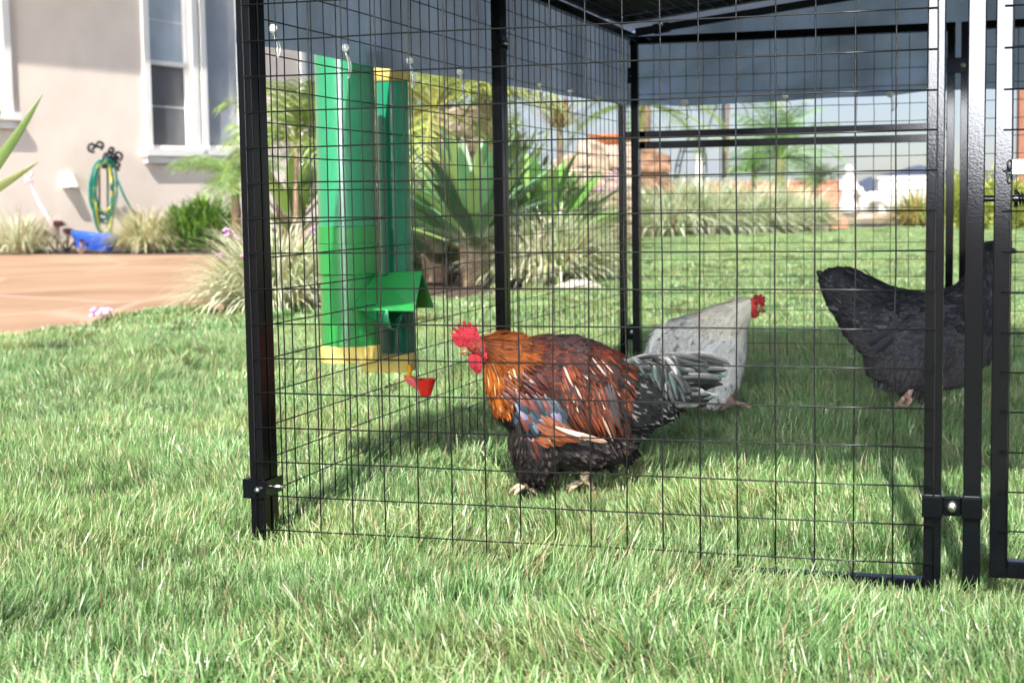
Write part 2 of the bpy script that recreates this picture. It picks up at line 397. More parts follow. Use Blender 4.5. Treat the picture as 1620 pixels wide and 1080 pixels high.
# left side panels
TX = -.0155
def side_panel(t0, t1, c0, cn, zref):
    mb = MB(); mb.box(-.014, .0138, t0, t0 + TW, ZB, ZT); mb.box(-.014, .0138, t1 - TW, t1, ZB, ZT)
    mb.box(-.012, .0118, t0 + TW, t1 - TW, ZB, ZB + TW); mb.box(-.012, .0118, t0 + TW, t1 - TW, ZT - TW, ZT)
    o = mb.build('side_panel', M_['paint2'], coop); bevel(o)
    w2 = MB(); cs = [c0 + i * S for i in range(cn)]
    wires.side = -1
    wires(w2, 't', t0 + .01, t1 - .01, TX, cs, zrows(zref, .04, ZT - .01), ZB + .01, ZT - .01)
    w2.build('wire_mesh', M_['wire'], o, smooth=True); return o
tA = TZ(780, 300, .0138)[0]; 
side_panel(.036, 1.545, .2062 - 2 * S, 24 - 1, ZR0 - .26536)
side_panel(1.548, 3.28, 1.693 - S, 27, ZR0 - .26536 - .003)
# back panels with a door each
TB = 3.33
def back_panel(u0, u1, c0, zref, door):
    mb = MB(); t0 = TB; t1 = TB + TW
    mb.box(u0, u0 + TW, t0, t1, ZB, ZT); mb.box(u1 - TW, u1, t0, t1, ZB, ZT)
    zm = UZ(1250, 207, TB)[1]
    for z in ((ZB - .022 if door else ZB), ZT - TW) + ((zm - TW / 2,) if door else ()): mb.box(u0 + TW, u1 - TW, t0 + .001, t1 - .001, z, z + TW)
    o = mb.build('back_panel', M_['paint'], coop); bevel(o)
    w2 = MB(); cs = []; c = c0
    while c < u1 - .01: 
        if c > u0 + .01: cs.append(c)
        c += S
    wires(w2, 'u', u0 + .01, u1 - .01, t1 + .003, cs, zrows(zref, (zm if door else .04), ZT - .01), (zm if door else ZB + .01), ZT - .01)
    w2.build('wire_mesh', M_['wire'], o, smooth=True)
    if door:
        d = MB(); a0 = u0 + TW + .028; a1 = u1 - TW - .014; zt = zm - TW / 2 - .012; zb = ZB + .004
        d.box(a0, a0 + TW, t0, t1, zb, zt); d.box(a1 - TW, a1, t0, t1, zb, zt); d.box(a0 + TW, a1 - TW, t0 + .001, t1 - .001, zb, zb + TW); d.box(a0 + TW, a1 - TW, t0 + .001, t1 - .001, zt - TW, zt)
        dd = d.build('door', M_['paint'], coop); bevel(dd)
        w3 = MB(); wires(w3, 'u', a0 + .01, a1 - .01, t1 + .003, [c for c in cs if a0 + .01 < c < a1 - .01], zrows(zref, zb + .02, zt - .01), zb + .01, zt - .01)
        w3.build('wire_mesh', M_['wire'], dd, smooth=True)
    return o
zrb = ZR0 - .28155
uBR = UZ(1509, 300, TB)[0]
back_panel(UZ(978.5, 300, TB)[0], uBR, .05345, zrb, True)
uB2 = UZ(1513, 300, TB - .03)[0]
back_panel(uBR + .02, uBR + 1.3, uBR + .02 + .07, zrb, False)
# middle inner post seen bright behind the front posts, carries the ridge beam
# front right panel: post, then the door beyond it
u2 = UZ(1541, 500, 0)[0]
g = MB(); g.box(u2 - TW / 2, u2 + TW / 2, .002, .002 + TW, -.01, ZT); g.box(u2 + 1.0, u2 + 1.0 + TW, .002, .002 + TW, ZB, ZT)
g.box(u2 + TW / 2, u2 + 1.0, .003, TW, ZT - TW, ZT)
gatefr = g.build('door_panel', M_['paint'], coop); bevel(gatefr)
u3 = UZ(1584.5, 500, 0)[0]; zdb = UZ(1590, 915, 0)[1]
d = MB(); d.box(u3 - TW / 2, u3 + TW / 2, .001, .001 + TW, zdb, ZT - .04); d.box(u3 + TW / 2, u3 + .85, .002, TW, zdb, zdb + TW); d.box(u3 + TW / 2, u3 + .85, .002, TW, ZT - .04 - TW, ZT - .04); d.box(u3 + .85, u3 + .85 + TW, .001, .001 + TW, zdb, ZT - .04)
door = d.build('door', M_['paint'], coop); bevel(door)
w3 = MB(); zr3 = UZ(1590, 141, 0)[1]
wires(w3, 'u', u3 - .001, u3 + .86, -.0005, [u3 + .012 + i * S for i in range(0, 14)], zrows(zr3, zdb + .02, ZT - .05), zdb + .02, ZT - .06)
w3.build('wire_mesh', M_['wire'], door, smooth=True)
# latch: plate, chain link and sprung bolt
la = MB(); zz = UZ(1600, 265, 0)[1]; la.box(u3 + .012, u3 + .12, -.012, -.004, zz - .012, zz + .012); 
lo = la.build('latch_plate', M_['zinc'], door); bevel(lo, .0015)
zl = UZ(1590, 314, 0)[1]
la = MB(); la.tube([(u2 + .012, .012, zl), (u3 + .3, .012, zl)], .0052, 10); la.tube([(u3 + .016, -.006, zl), (u3 + .3, -.006, zl)], .0048, 10)
pts_ = [(u3 + .022 + .0045 * k / 8, -.006 + .0095 * math.cos(k * math.pi / 4), zl + .0095 * math.sin(k * math.pi / 4)) for k in range(8 * 14)]
la.tube(pts_, .0012, 5); la.lathe([(.006, 0), (.014, 0), (.014, .006), (.006, .006)], 14, Matrix.Translation((u3 + .016, -.006, zl)) @ Matrix.Rotation(R(90), 4, 'Y'))
la.build('sprung_bolt', M_['paint'], door, smooth=True, auto=40)
la = MB()
for k in range(3):
    c0 = Vector((u3 + .009, -.006, zz + .004 - .011 * k)); pp = []
    for j in range(13):
        an = j * math.pi / 6; off = Vector((.0045 * math.cos(an), 0, .0075 * math.sin(an))) if k % 2 else Vector((.003 * math.cos(an), .004 * math.cos(an), .0075 * math.sin(an)))
        pp.append(c0 + off)
    la.tube(pp, .0014, 6)
la.build('chain', M_['iron'], door, smooth=True)
# clamps with bolts
def clamp_front(ua, ub, z, h=.036):
    mb = MB(); mb.box(ua - .0165, ua + .0165, -.0045, .034, z - h / 2, z + h / 2); mb.box(ub - .0165, ub + .0165, -.0045, .034, z - h / 2, z + h / 2)
    mb.box(ua + .0165, ub - .0165, .006, .012, z - h / 2 + .002, z + h / 2 - .002)
    o = mb.build('clamp', M_['paint'], coop); bevel(o, .0025, 3)
    bolt_mb(Vector(((ua + ub) / 2, .006, z)), 't').build('bolt', M_['zinc'], o, smooth=True)
clamp_front(uR - TW / 2, u2, UZ(1503, 802, 0)[1])
def clamp_corner(z, h=.036):
    mb = MB(); mb.box(-.0275, -.0165, -.002, .045, z - h / 2, z + h / 2); mb.box(-.0165, .003, -.005, -.0008, z - h / 2, z + h / 2)
    mb.box(.003, .019, -.004, -.001, z - h / 2 + .002, z + h / 2 - .002); mb.box(.0165, .019, -.0012, .07, z - h / 2 + .003, z + h / 2 - .003)
    o = mb.build('clamp', M_['paint'], coop); bevel(o, .002, 2)
    b = MB(); b.tube([(.006, -.012, z), (.006, .0, z), (.028, .02, z)][:2], .0045, 10); b.lathe([(.001, .016), (.005, .0155), (.0078, .012), (.0082, .006), (.0082, 0)], 12, Matrix.Translation((.008, .0315, z)) @ Matrix.Rotation(R(90), 4, 'X'))
    b.tube([(.012, .03, z), (.04, .032, z)], .0035, 8)
    b.build('bolt', M_['zinc'], o, smooth=True)
clamp_corner(TZ(438, 760, .0)[1])
def clamp_side(t, z, h=.036):
    mb = MB(); mb.box(.0142, .0178, t - .028, t + .028, z - h / 2, z + h / 2)
    o = mb.build('clamp', M_['paint'], coop); bevel(o, .001)
    b = MB(); b.tube([(.0178, t, z), (.034, t, z)], .003, 8); b.lathe([(.001, .006), (.006, .006), (.0075, .004), (.0075, 0)], 8, Matrix.Translation((.018, t, z)) @ Matrix.Rotation(R(90), 4, 'Y'))
    b.build('bolt', M_['zinc'], o, smooth=True)
clamp_side(1.545, TZ(797, 68, .018)[1])
for yy in (120, 525):
    zc = UZ(995, yy, TB)[1]; u_ = UZ(995, yy, TB)[0]
    mb = MB(); mb.box(u_ - .035, u_ + .02, TB - .006, TB - .002, zc - .03, zc + .03); o = mb.build('clamp', M_['paint'], coop); bevel(o, .002)
    bolt_mb(Vector((u_ + .015, TB - .006, zc)), 't').build('bolt', M_['zinc'], o, smooth=True)
zc = UZ(1515, 104, TB)[1]
mb = MB(); mb.box(uBR - .03, uBR + .05, TB - .006, TB - .002, zc - .028, zc + .028); o = mb.build('clamp', M_['paint'], coop); bevel(o, .002)
bolt_mb(Vector((uBR + .028, TB - .006, zc)), 't').build('bolt', M_['zinc'], o, smooth=True)
# roof: rafters, ridge, wire panels
UM = uBR + .01; SLOPE = .115
def roofz(u): return ZT + .012 + SLOPE * (u if u < UM else 2 * UM - u)
def beam(mb, p, q, wdt=TW, hgt=TW):
    p = Vector(p); q = Vector(q); d = (q - p); Lh = d.length; Mx = Matrix.Translation(p) @ d.to_track_quat('X', 'Z').to_matrix().to_4x4()
    mb.box(0, Lh, -wdt / 2, wdt / 2, -hgt / 2, hgt / 2, M=Mx)
for t in (.03, 1.585, TB - .035):
    for k in (0, 1):
        mb = MB(); ua, ub = (.0, UM) if k == 0 else (UM, 2 * UM)
        beam(mb, (ua, t, roofz(ua)), (ub, t, roofz(ub))); o = mb.build('rafter', M_['paint'], coop); bevel(o)
        if t > 3 and k == 0:
            u_ = UZ(1047, 36, t)[0]
            mb = MB(); beam(mb, (u_ - .03, t, roofz(u_ - .03)), (u_ + .03, t, roofz(u_ + .03)), TW + .008, TW + .008); mb.build('rafter_sleeve', M_['paint'], o)
            bolt_mb(Vector((u_, t - .019, roofz(u_) + .012)), 't').build('bolt', M_['zinc'], o, smooth=True)
mb = MB(); mb.box(UM - TW / 2, UM + TW / 2, .05, 1.565, roofz(UM) - TW, roofz(UM)); mb.box(UM - TW / 2, UM + TW / 2, 1.605, TB - .06, roofz(UM) - TW, roofz(UM)); o = mb.build('ridge_beam', M_['paint'], coop); bevel(o)
for k, (ta, tb) in enumerate(((.05, 1.56), (1.61, TB - .40))):
    for sgn in (0, 1):
        mb = MB(); uu = lambda x: x if sgn == 0 else 2 * UM - x
        for e in ((.02, ta), (.02, tb)):
            beam(mb, (uu(.03), e[1], roofz(.03) + .004), (uu(UM - .03), e[1], roofz(UM - .03) + .004), .02, .02)
        for ux in (.03, UM - .03): mb.box(uu(ux) - .01, uu(ux) + .01, ta + .012, tb - .012, roofz(ux) - .006, roofz(ux) + .014)
        o = mb.build('roof_panel', M_['paint'], coop)
        w3 = MB(); n = int((tb - ta) / .0254)
        for i in range(n + 1):
            t = ta + (tb - ta) * i / n; w3.tube([(uu(.03), t, roofz(.03) - .012), (uu(UM - .03), t, roofz(UM - .03) - .012)], .0018, 4)
        n = int(UM / .05)
        for i in range(n + 1):
            u_ = .03 + (UM - .06) * i / n; w3.tube([(uu(u_), ta, roofz(u_) - .0145), (uu(u_), tb, roofz(u_) - .0145)], .0018, 4)
        w3.build('wire_mesh', M_['wire'], o)
# mid ridge support post at the back (bright tube behind the front posts)

# ------------------------------------------------------------------ tarp
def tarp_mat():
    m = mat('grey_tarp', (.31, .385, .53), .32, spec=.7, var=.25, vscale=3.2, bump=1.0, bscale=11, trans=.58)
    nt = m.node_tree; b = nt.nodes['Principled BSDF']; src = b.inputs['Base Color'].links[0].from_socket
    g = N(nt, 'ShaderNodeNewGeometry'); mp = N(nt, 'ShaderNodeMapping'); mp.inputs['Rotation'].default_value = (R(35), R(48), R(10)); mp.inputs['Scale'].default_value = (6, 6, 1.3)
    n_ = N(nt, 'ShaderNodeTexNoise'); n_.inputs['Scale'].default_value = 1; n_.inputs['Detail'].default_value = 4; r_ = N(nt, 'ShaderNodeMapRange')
    r_.inputs['From Min'].default_value = .35; r_.inputs['From Max'].default_value = .72; r_.inputs['To Min'].default_value = .86; r_.inputs['To Max'].default_value = 1.32  # diagonal light and dark streaks paint fold shading into the tarp colour
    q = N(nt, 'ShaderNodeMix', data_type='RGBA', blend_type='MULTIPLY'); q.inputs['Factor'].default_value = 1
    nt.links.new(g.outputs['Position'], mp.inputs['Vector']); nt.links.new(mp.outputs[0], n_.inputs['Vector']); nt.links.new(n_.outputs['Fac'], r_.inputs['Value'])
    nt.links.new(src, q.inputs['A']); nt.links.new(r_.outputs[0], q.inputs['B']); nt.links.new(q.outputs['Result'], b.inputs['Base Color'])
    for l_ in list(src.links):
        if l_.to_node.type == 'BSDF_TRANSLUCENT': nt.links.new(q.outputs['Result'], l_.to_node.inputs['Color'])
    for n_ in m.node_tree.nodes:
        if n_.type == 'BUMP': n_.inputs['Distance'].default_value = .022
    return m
M_['tarp'] = tarp_mat(); M_['tarp3'] = mat('mid_grey_tarp', (.22, .26, .34), .4, var=.15, vscale=4, bump=.6, bscale=9, trans=.2); M_['tarp2'] = mat('dark_tarp', (.10, .11, .13), .5, var=.1, vscale=3, bump=.5, bscale=9)  # same tarp in darker, more opaque versions for roof sheet and edge
def interp(tab, x):
    if x <= tab[0][0]: a, b = tab[0], tab[1]
    else:
        a, b = tab[-2], tab[-1]
        for i in range(len(tab) - 1):
            if tab[i][0] <= x <= tab[i + 1][0]: a, b = tab[i], tab[i + 1]; break
    return a[1] + (b[1] - a[1]) * (x - a[0]) / (b[0] - a[0])
UL = -.034
edge_l = [TZ(px, py, UL) for px, py in ((432, 76), (460, 80), (497, 86), (550, 95), (600, 107), (650, 113), (700, 120), (750, 126), (800, 134), (850, 143), (900, 152), (950, 160), (985, 165))]
TBK = TB + .06
edge_b = [UZ(px, py, TBK) for px, py in ((970, 167), (1040, 166), (1083, 168), (1150, 164), (1241, 160), (1300, 156), (1408, 151), (1470, 144), (1560, 141), (1640, 143))]
tarp = empty('tarp_cover', (O.x, O.y, 1.3), 'grey weatherproof tarp laid over the coop roof with hanging sides', 'tarp', rz=-H)
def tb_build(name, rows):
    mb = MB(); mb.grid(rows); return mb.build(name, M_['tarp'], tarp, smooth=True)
rows = []
n = 110
for i in range(n + 1):
    t = .05 + (TBK - .05) * i / n; zb = interp(edge_l, t); row = []
    for j in range(15):
        f = j / 14; z = (roofz(0) + .015 - 1.3) * (1 - f) + (zb - 1.3) * f
        wv = .011 * noise.noise(Vector((t * 2.2, f * 1.0, 4))) * f + .006 * math.sin(t * 14 + f * 3) * f * (.5 + noise.noise(Vector((t, 3, 1)))) + .004 * noise.noise(Vector((t * 9, f * 5, 9)))
        row.append((UL + wv - .006 * f, t, z))
    rows.append(row)
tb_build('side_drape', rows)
rows = []
n = 120; UE = 2 * UM
for i in range(n + 1):
    u = UL + (UE - UL) * i / n; zb = interp(edge_b, u) if u < edge_b[-1][0] else edge_b[-1][1]; row = []
    for j in range(15):
        f = j / 14; z = (roofz(u) + .015 - 1.3) * (1 - f) + (zb - 1.3) * f
        wv = .034 * noise.noise(Vector((u * 3 + f * 3.5, f * 1.2, 14))) + .030 * abs(noise.noise(Vector((u * 7 + f * 6, f * 1.5, 2)))) + .006 * noise.noise(Vector((u * 17 - f * 14, f * 2, 5)))
        row.append((u, TBK + .004 + wv * (.3 + f), z))
    rows.append(row)
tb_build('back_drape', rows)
TRS = TB - .40
for part_, ta_, tb_ in (('roof_sheet', -.045, TRS), ('roof_edge', TRS, TBK + .006)):
  rows = []
  for i in range(41):
    u = UL + (UE - UL) * i / 40; rows.append([(u, ta_ + (tb_ - ta_) * j / 40, roofz(u) + .018 - 1.3 + (.004 * noise.noise(Vector((u * 4, j * .3, 0))) if 0 < j < 40 else 0)) for j in range(41)])
  ro = tb_build(part_, rows)
  ro.data.materials[0] = M_['tarp2'] if part_ == 'roof_sheet' else M_['tarp3']
rows = []
for i in range(61):
    u = UL + (UE - UL) * i / 60; rows.append([(u, -.045 + .006 * noise.noise(Vector((u * 5, j, 6))), (roofz(u) + .015 - 1.3) * (1 - j / 5) + (1.185 - 1.3 + .008 * noise.noise(Vector((u * 3, 8, 6)))) * j / 5) for j in range(6)])
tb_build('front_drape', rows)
# ball bungees
M_['ball'] = mat('white_ball', (.8, .8, .8), .35); M_['cord'] = mat('white_cord', (.75, .75, .74), .6)
def bungee(pb, dz, side, label, br=.0085):
    e = empty('ball_bungee', pb, label, 'bungee cord', 'ball bungees holding the tarp edge')
    mb = MB(); mb.ball((0, 0, 0), br, u=14, v=10); mb.build('ball', M_['ball'], e, smooth=True)
    c = MB(); dr = side
    pp = [Vector((0, 0, -.008))] + [Vector(dr) * (.010 * math.sin(math.pi * k / 6)) + Vector((0, 0, -.008 - dz * k / 6)) + Vector((.004, 0, 0)) * k / 6 for k in range(1, 7)]
    c.tube(pp, .0017, 6); c.tube([p + Vector(dr) * .014 * math.sin(math.pi * i / 6) for i, p in enumerate(pp)], .0017, 6)
    c.build('cord', M_['cord'], e, smooth=True)
for (px, py, py2, lb) in ((432, 46, 88, 'white ball bungee nearest the front corner post at the tarp edge'), (546.5, 76, 118, 'white ball bungee just above the large green feeder tube'), (648, 96, 134, 'white ball bungee beside the yellow top cap of the narrow tube'),
        (728, 114, 145, 'white ball bungee in front of the stone wall, just left of the middle side post'), (854, 133, 160, 'white ball bungee at the side tarp edge left of the red cordyline'), (902, 144, 168, 'white ball bungee at the side tarp edge right of the red cordyline'), (946, 154, 184, 'white ball bungee closest to the back left corner post on the side tarp')):
    p = pl(px, py, O + AX * (.012 + (-.0)), AX); p2 = pl(px, py2, O + AX * .012, AX)
    bungee(p, abs(p.z - p2.z), BX, lb)
bc = P(379, 2, 2.83)
bungee(bc, .062, AX, 'white cord loop with ball hanging outside the front corner post')
for (px, py, lb) in ((1083, 162, 'round white ball at the back tarp edge above the white hen'), (1241, 152.5, 'round white ball at the middle of the back tarp edge above the small palm'), (1408, 148, 'round white ball at the back tarp edge nearest the right front posts')):
    p = pl(px, py, O + BX * (TB + TW + .008), BX); bungee(p, .06, AX, lb, .015)

# ------------------------------------------------------------------ feeder and waterer
def gmat(name, c): return mat(name, c, .3, spec=.5, coat=.25, var=.05, vscale=6)
M_['green'] = gmat('green_pvc', (.026, .235, .105)); M_['green2'] = gmat('bright_green_pvc', (.02, .22, .045)); M_['teal'] = gmat('dark_green_pvc', (.014, .27, .135))
M_['dgreen'] = gmat('deep_green_pvc', (.004, .12, .065))
M_['yellow'] = gmat('yellow_pvc', (.80, .60, .17)); M_['red'] = gmat('red_plastic', (.55, .02, .012)); M_['orange'] = gmat('amber_plastic', (.75, .33, .01))
# frame for things mounted on the outside of the left panel
def on_side(px, py, out):
    p = pl(px, py, O + AX * (TX - out), AX); return p
r1 = .0655
c1 = on_side(550, 330, r1 + .036); D1 = (c1 - CAM).dot(_fw)
def zat(px, py, D): return P(px, py, D).z
feeder = empty('tube_feeder', (c1.x, c1.y, 0), 'wide green pipe feeder with yellow bottom cap and hooded outlet on coop side', 'poultry feeder')
z = lambda py, px=552, D=D1: zat(px, py, D)
r1 = (603 - 508) / 2 / F * D1 * .985; r1t = (590 - 497) / 2 / F * D1
mb = MB(); mb.lathe([(r1t, z(360)), (r1t, z(82)), (r1t - .004, z(82)), (r1t - .004, z(340))], 48); o = mb.build('upper_tube', M_['green'], feeder, smooth=True, auto=40)
mb = MB(); mb.lathe([(r1t, z(434)), (r1t + .0035, z(432)), (r1t + .0035, z(385)), (r1t + .005, z(384)), (r1t + .005, z(358)), (r1t, z(357))], 48); mb.build('coupling', M_['green2'], feeder, smooth=True, auto=40)
mb = MB(); mb.lathe([(r1t - .0005, z(550)), (r1t - .0005, z(432))], 48); mb.build('lower_tube', M_['green2'], feeder, smooth=True, auto=40)
mb = MB(); mb.lathe([(.0, z(573)), (r1 + .0015, z(573)), (r1 + .0035, z(571)), (r1 + .0035, z(547)), (r1 - .001, z(546)), (.001, z(546))], 48); mb.build('bottom_cap', M_['yellow'], feeder, smooth=True, auto=40)
# outlet: sloping half-round chute leaving the tube towards the inside of the coop, with a folded ridge hood
def loc(px, py, D): return P(px, py, D) - Vector((c1.x, c1.y, 0))
dirn = (AX * .96 + BX * .28).normalized()      # points into the coop
Dh = D1 - .05
def img(px, py, off=0.0): return loc(px, py, Dh + off)
hw = .055
# hood: ridge from A to B, two slopes
ridge0, ridge1 = img(596, 434, .035), img(668, 431, -.05); 
lf0, lf1 = img(555, 492, -.02), img(656, 493, -.11)
rt0, rt1 = img(620, 487, .10), img(685.5, 487, .02)
hb = MB(); hb.add([ridge0, ridge1, lf1, lf0, rt1, rt0], [(0, 1, 2, 3), (1, 0, 5, 4)])
ho = hb.build('outlet_hood', M_['green2'], feeder); s_ = ho.modifiers.new('t', 'SOLIDIFY'); s_.thickness = .003
# chute: half-round trough under the hood
ch = MB(); rows = []
for i in range(9):
    f = i / 8; a = img(572, 486, .02).lerp(img(612, 490, -.08), f); b_ = img(590, 478, .10).lerp(img(640, 492, .03), f); low = img(580, 500, .05).lerp(img(623, 523, -.025), f); row = []
    for k in range(11):
        g_ = k / 10; w0 = (1 - g_) ** 2; w1 = 2 * g_ * (1 - g_); w2 = g_ ** 2
        cpt = low * 2 - (a + b_) * .5
        row.append(a * w0 + cpt * w1 + b_ * w2)
    rows.append(row)
ch.grid(rows); co = ch.build('outlet_trough', M_['green'], feeder, smooth=True); s_ = co.modifiers.new('t', 'SOLIDIFY'); s_.thickness = .003
# narrow waterer
r2 = .036
c2 = on_side(624, 330, r2 + .036); D2 = (c2 - CAM).dot(_fw)
waterer = empty('tube_waterer', (c2.x, c2.y, 0), 'narrow dark green pipe waterer with yellow caps and red cup', 'poultry waterer')
z2 = lambda py, px=624: zat(px, py, D2)
r2 = (649 - 596) / 2 / F * D2 * .96
mb = MB(); mb.lathe([(r2, z2(560)), (r2, z2(128))], 40); mb.build('tube', M_['teal'], waterer, smooth=True)
mb = MB(); mb.lathe([(r2 + .0018, z2(131)), (r2 + .0035, z2(129)), (r2 + .0035, z2(111)), (r2 + .001, z2(109)), (.001, z2(108))], 40); mb.build('top_cap', M_['yellow'], waterer, smooth=True, auto=40)
mb = MB(); rb = r2 * 1.12; rc = (657 - 570) / 2 / F * D2
off = Vector((P(614, 570, D2).x - c2.x, -.02, 0)); Mt = Matrix.Translation(off)
mb.lathe([(.0, z2(586)), (rc - .002, z2(586)), (rc, z2(584)), (rc, z2(560)), (rc - .003, z2(558)), (.001, z2(558))], 44, Mt); mb.build('bottom_cap', M_['yellow'], waterer, smooth=True, auto=40)
mb = MB(); mb.lathe([(rb, z2(560)), (rb, z2(496)), (r2 + .0008, z2(494))], 40); mb.build('lower_tube', M_['dgreen'], waterer, smooth=True, auto=40)
cupD = D2 - .11
def cl(px, py): return P(px, py, cupD) - Vector((c2.x, c2.y, 0))
mb = MB(); q0 = cl(647.5, 580); q1 = cl(647.5, 596); mb.tube([q0 + Vector((0, .03, 0)), q0, q1], .0062, 12); mb.build('nipple', M_['orange'], waterer, smooth=True)
mb = MB(); cc_ = cl(673, 600); s0 = (690 - 656) / 2 / F * cupD
prof = [(.002, cl(673, 626).z), (s0 * .52, cl(673, 626).z), (s0 * .62, cl(673, 618).z), (s0 * .86, cl(673, 606).z), (s0 * 1.0, cl(673, 599).z), (s0 * .93, cl(673, 599).z), (s0 * .5, cl(673, 621).z), (.002, cl(673, 622).z)]
mb.lathe(prof, 28, Matrix.Translation((cc_.x, cc_.y, 0)))
a0, a1, a2, a3 = cl(639, 594), cl(662, 597), cl(667, 622), cl(641, 602)
Yv = Vector((0, .010, 0)); mb.add([a0 - Yv, a1 - Yv, a2 - Yv * .6, a3 - Yv, a0 + Yv, a1 + Yv, a2 + Yv * .6, a3 + Yv], [(0, 3, 2, 1), (4, 5, 6, 7), (0, 1, 5, 4), (1, 2, 6, 5), (2, 3, 7, 6), (3, 0, 4, 7)])
mb.build('drinking_cup', M_['red'], waterer, smooth=True, auto=30)

# ------------------------------------------------------------------ poultry
M_['feather'] = mat('feathers', (1, 1, 1), .58, spec=.12, attr='Col', trans=.08)
M_['gloss_feather'] = mat('glossy_feathers', (1, 1, 1), .40, spec=.32, attr='Col', trans=.05)
M_['skin'] = mat('bird_skin', (.5, .5, .5), .7, spec=.15, attr='Col', var=.35, vscale=160, bump=.5, bscale=300)
M_['comb'] = mat('red_comb', (.29, .012, .022), .6, spec=.3, var=.35, vscale=120, bump=.5, bscale=350)
M_['beak'] = mat('horn_beak', (.20, .12, .05), .35)
M_['leg'] = mat('pale_leg', (.62, .46, .30), .6, var=.2, vscale=200, bump=.4, bscale=300)
M_['pleg'] = mat('pinkish_leg', (.45, .27, .23), .6, var=.2, vscale=200, bump=.4, bscale=300)
M_['dleg'] = mat('grey_leg', (.16, .12, .12), .6, var=.2, vscale=200)
M_['eye'] = mat('eye', (.01, .008, .006), .08, spec=.8); M_['iris'] = mat('iris', (.28, .09, .02), .2)
def blob_body(name, stations, k, parent, colf, steps=7, voxel=.006, smooth=8):
    """stations: chains of (x, z, lateral y, ry radius vertical, rl radius lateral) in photo-pixel units"""
    bm = bmesh.new()
    for ch in stations:
        for i in range(len(ch) - 1):
            for s_ in range(steps):
                f = s_ / steps; q = [a * (1 - f) + b * f for a, b in zip(ch[i], ch[i + 1])]
                Mx = Matrix.Translation((q[0] * k, q[2] * k, q[1] * k)) @ Matrix.Diagonal((min(q[3], q[4] * 1.3) * k, q[4] * k, q[3] * k, 1))
                bmesh.ops.create_icosphere(bm, subdivisions=2, radius=1, matrix=Mx)
    me = bpy.data.meshes.new(name); bm.to_mesh(me); bm.free()
    o = bpy.data.objects.new(name, me); col.objects.link(o)
    r_ = o.modifiers.new('r', 'REMESH'); r_.mode = 'VOXEL'; r_.voxel_size = voxel
    s_ = o.modifiers.new('s', 'SMOOTH'); s_.iterations = smooth; s_.factor = .6
    dg = bpy.context.evaluated_depsgraph_get(); me2 = bpy.data.meshes.new_from_object(o.evaluated_get(dg)); o.modifiers.clear(); o.data = me2; me2.name = name
    me2.polygons.foreach_set('use_smooth', [True] * len(me2.polygons))
    a = me2.color_attributes.new('Col', 'FLOAT_COLOR', 'POINT')
    vals = []
    for v in me2.vertices: vals += list(colf(v.co.x / k, v.co.z / k)) + [1]
    a.data.foreach_set('color', vals); me2.materials.clear(); me2.materials.append(M_['skin']); o.parent = parent
    return o
FR = random.Random(5)
def feather(mb, p, d, n, ln, wd, lift, c, tip=None, edge=None, seg=5, droop=.25, blunt=.5):
    """one curved feather with rounded tip; d direction, n outward normal"""
    d = d.normalized(); n = (n - d * n.dot(d)).normalized(); s_ = d.cross(n)
    d0 = (d * math.cos(lift) + n * math.sin(lift)).normalized(); vs = []; cs = []; pos = p.copy(); ang = 0
    tip = tip or c; edge = edge or c
    c = Vector(c); tip = Vector(tip); edge = Vector(edge)
    for i in range(seg + 1):
        t = i / seg
        wv = wd * .5 * (min(1, .45 + 1.5 * t)) * (max(0.0, 1 - (max(0, t - blunt) / (1 - blunt)) ** 2.2)) ** .6 + wd * .03
        dd = (d0 * math.cos(droop * t) - n * math.sin(droop * t)); nn = dd.cross(s_) * -1
        cm = c.lerp(tip, max(0, t * 1.3 - .3)) * FR.uniform(.82, 1.15); ce = cm.lerp(edge, .8) * FR.uniform(.8, 1.1)
        vs += [pos - s_ * wv - nn * wv * .28, pos, pos + s_ * wv - nn * wv * .28]; cs += [ce, cm, ce]
        pos = pos + dd * (ln / seg)
    fs = []
    for i in range(seg): fs += [(3 * i, 3 * i + 1, 3 * i + 4, 3 * i + 3), (3 * i + 1, 3 * i + 2, 3 * i + 5, 3 * i + 4)]
    mb.add(vs, fs, cs=cs)
def cover(body, k, rules, count, parent, name, m, seed=1):
    """shingle a body with feathers; rules(x, z, n) -> (dir2d, length, width, lift, colour, tip, edge) or None"""
    rg = random.Random(seed); me = body.data; mb = MB()
    areas = []; tot = 0
    for pg in me.polygons: tot += pg.area; areas.append(tot)
    import bisect
    done = 0; cell = {}
    tries = 0
    while done < count and tries < count * 9:
        tries += 1
        pg = me.polygons[min(len(areas) - 1, bisect.bisect(areas, rg.random() * tot))]
        vs = [me.vertices[i].co for i in pg.vertices]
        a_, b_ = rg.random(), rg.random()
        if len(vs) == 4: p = vs[0].lerp(vs[1], a_).lerp(vs[3].lerp(vs[2], a_), b_)
        else: p = vs[0].lerp(vs[1], a_).lerp(vs[2], b_)
        n = pg.normal.copy(); r_ = rules(p.x / k, p.z / k, n, rg)
        if r_ is None: continue
        (dx, dz), ln, wd, lift, c, tip, edge = r_
        ln *= k; wd *= k
        key = (int(p.x / (wd * .42)), int(p.y / (wd * .42)), int(p.z / (wd * .42)), int(wd / k))
        if cell.get(key, 0) >= 1: continue
        cell[key] = 1
        d = Vector((dx + rg.gauss(0, .10), rg.gauss(0, .08), dz + rg.gauss(0, .10)))
        d = d - n * d.dot(n)
        if d.length < .15: d = Vector((dx, 0, dz)) * .5 + d
        feather(mb, p + n * rg.uniform(.0006, .0028), d, n, ln * rg.uniform(.85, 1.15), wd * rg.uniform(.85, 1.15), max(.08, lift * .8) + rg.uniform(-.02, .04), c, tip, edge, droop=rg.uniform(-.04, .14))
        done += 1
    return mb.build(name, m, parent, smooth=True, colors=True)
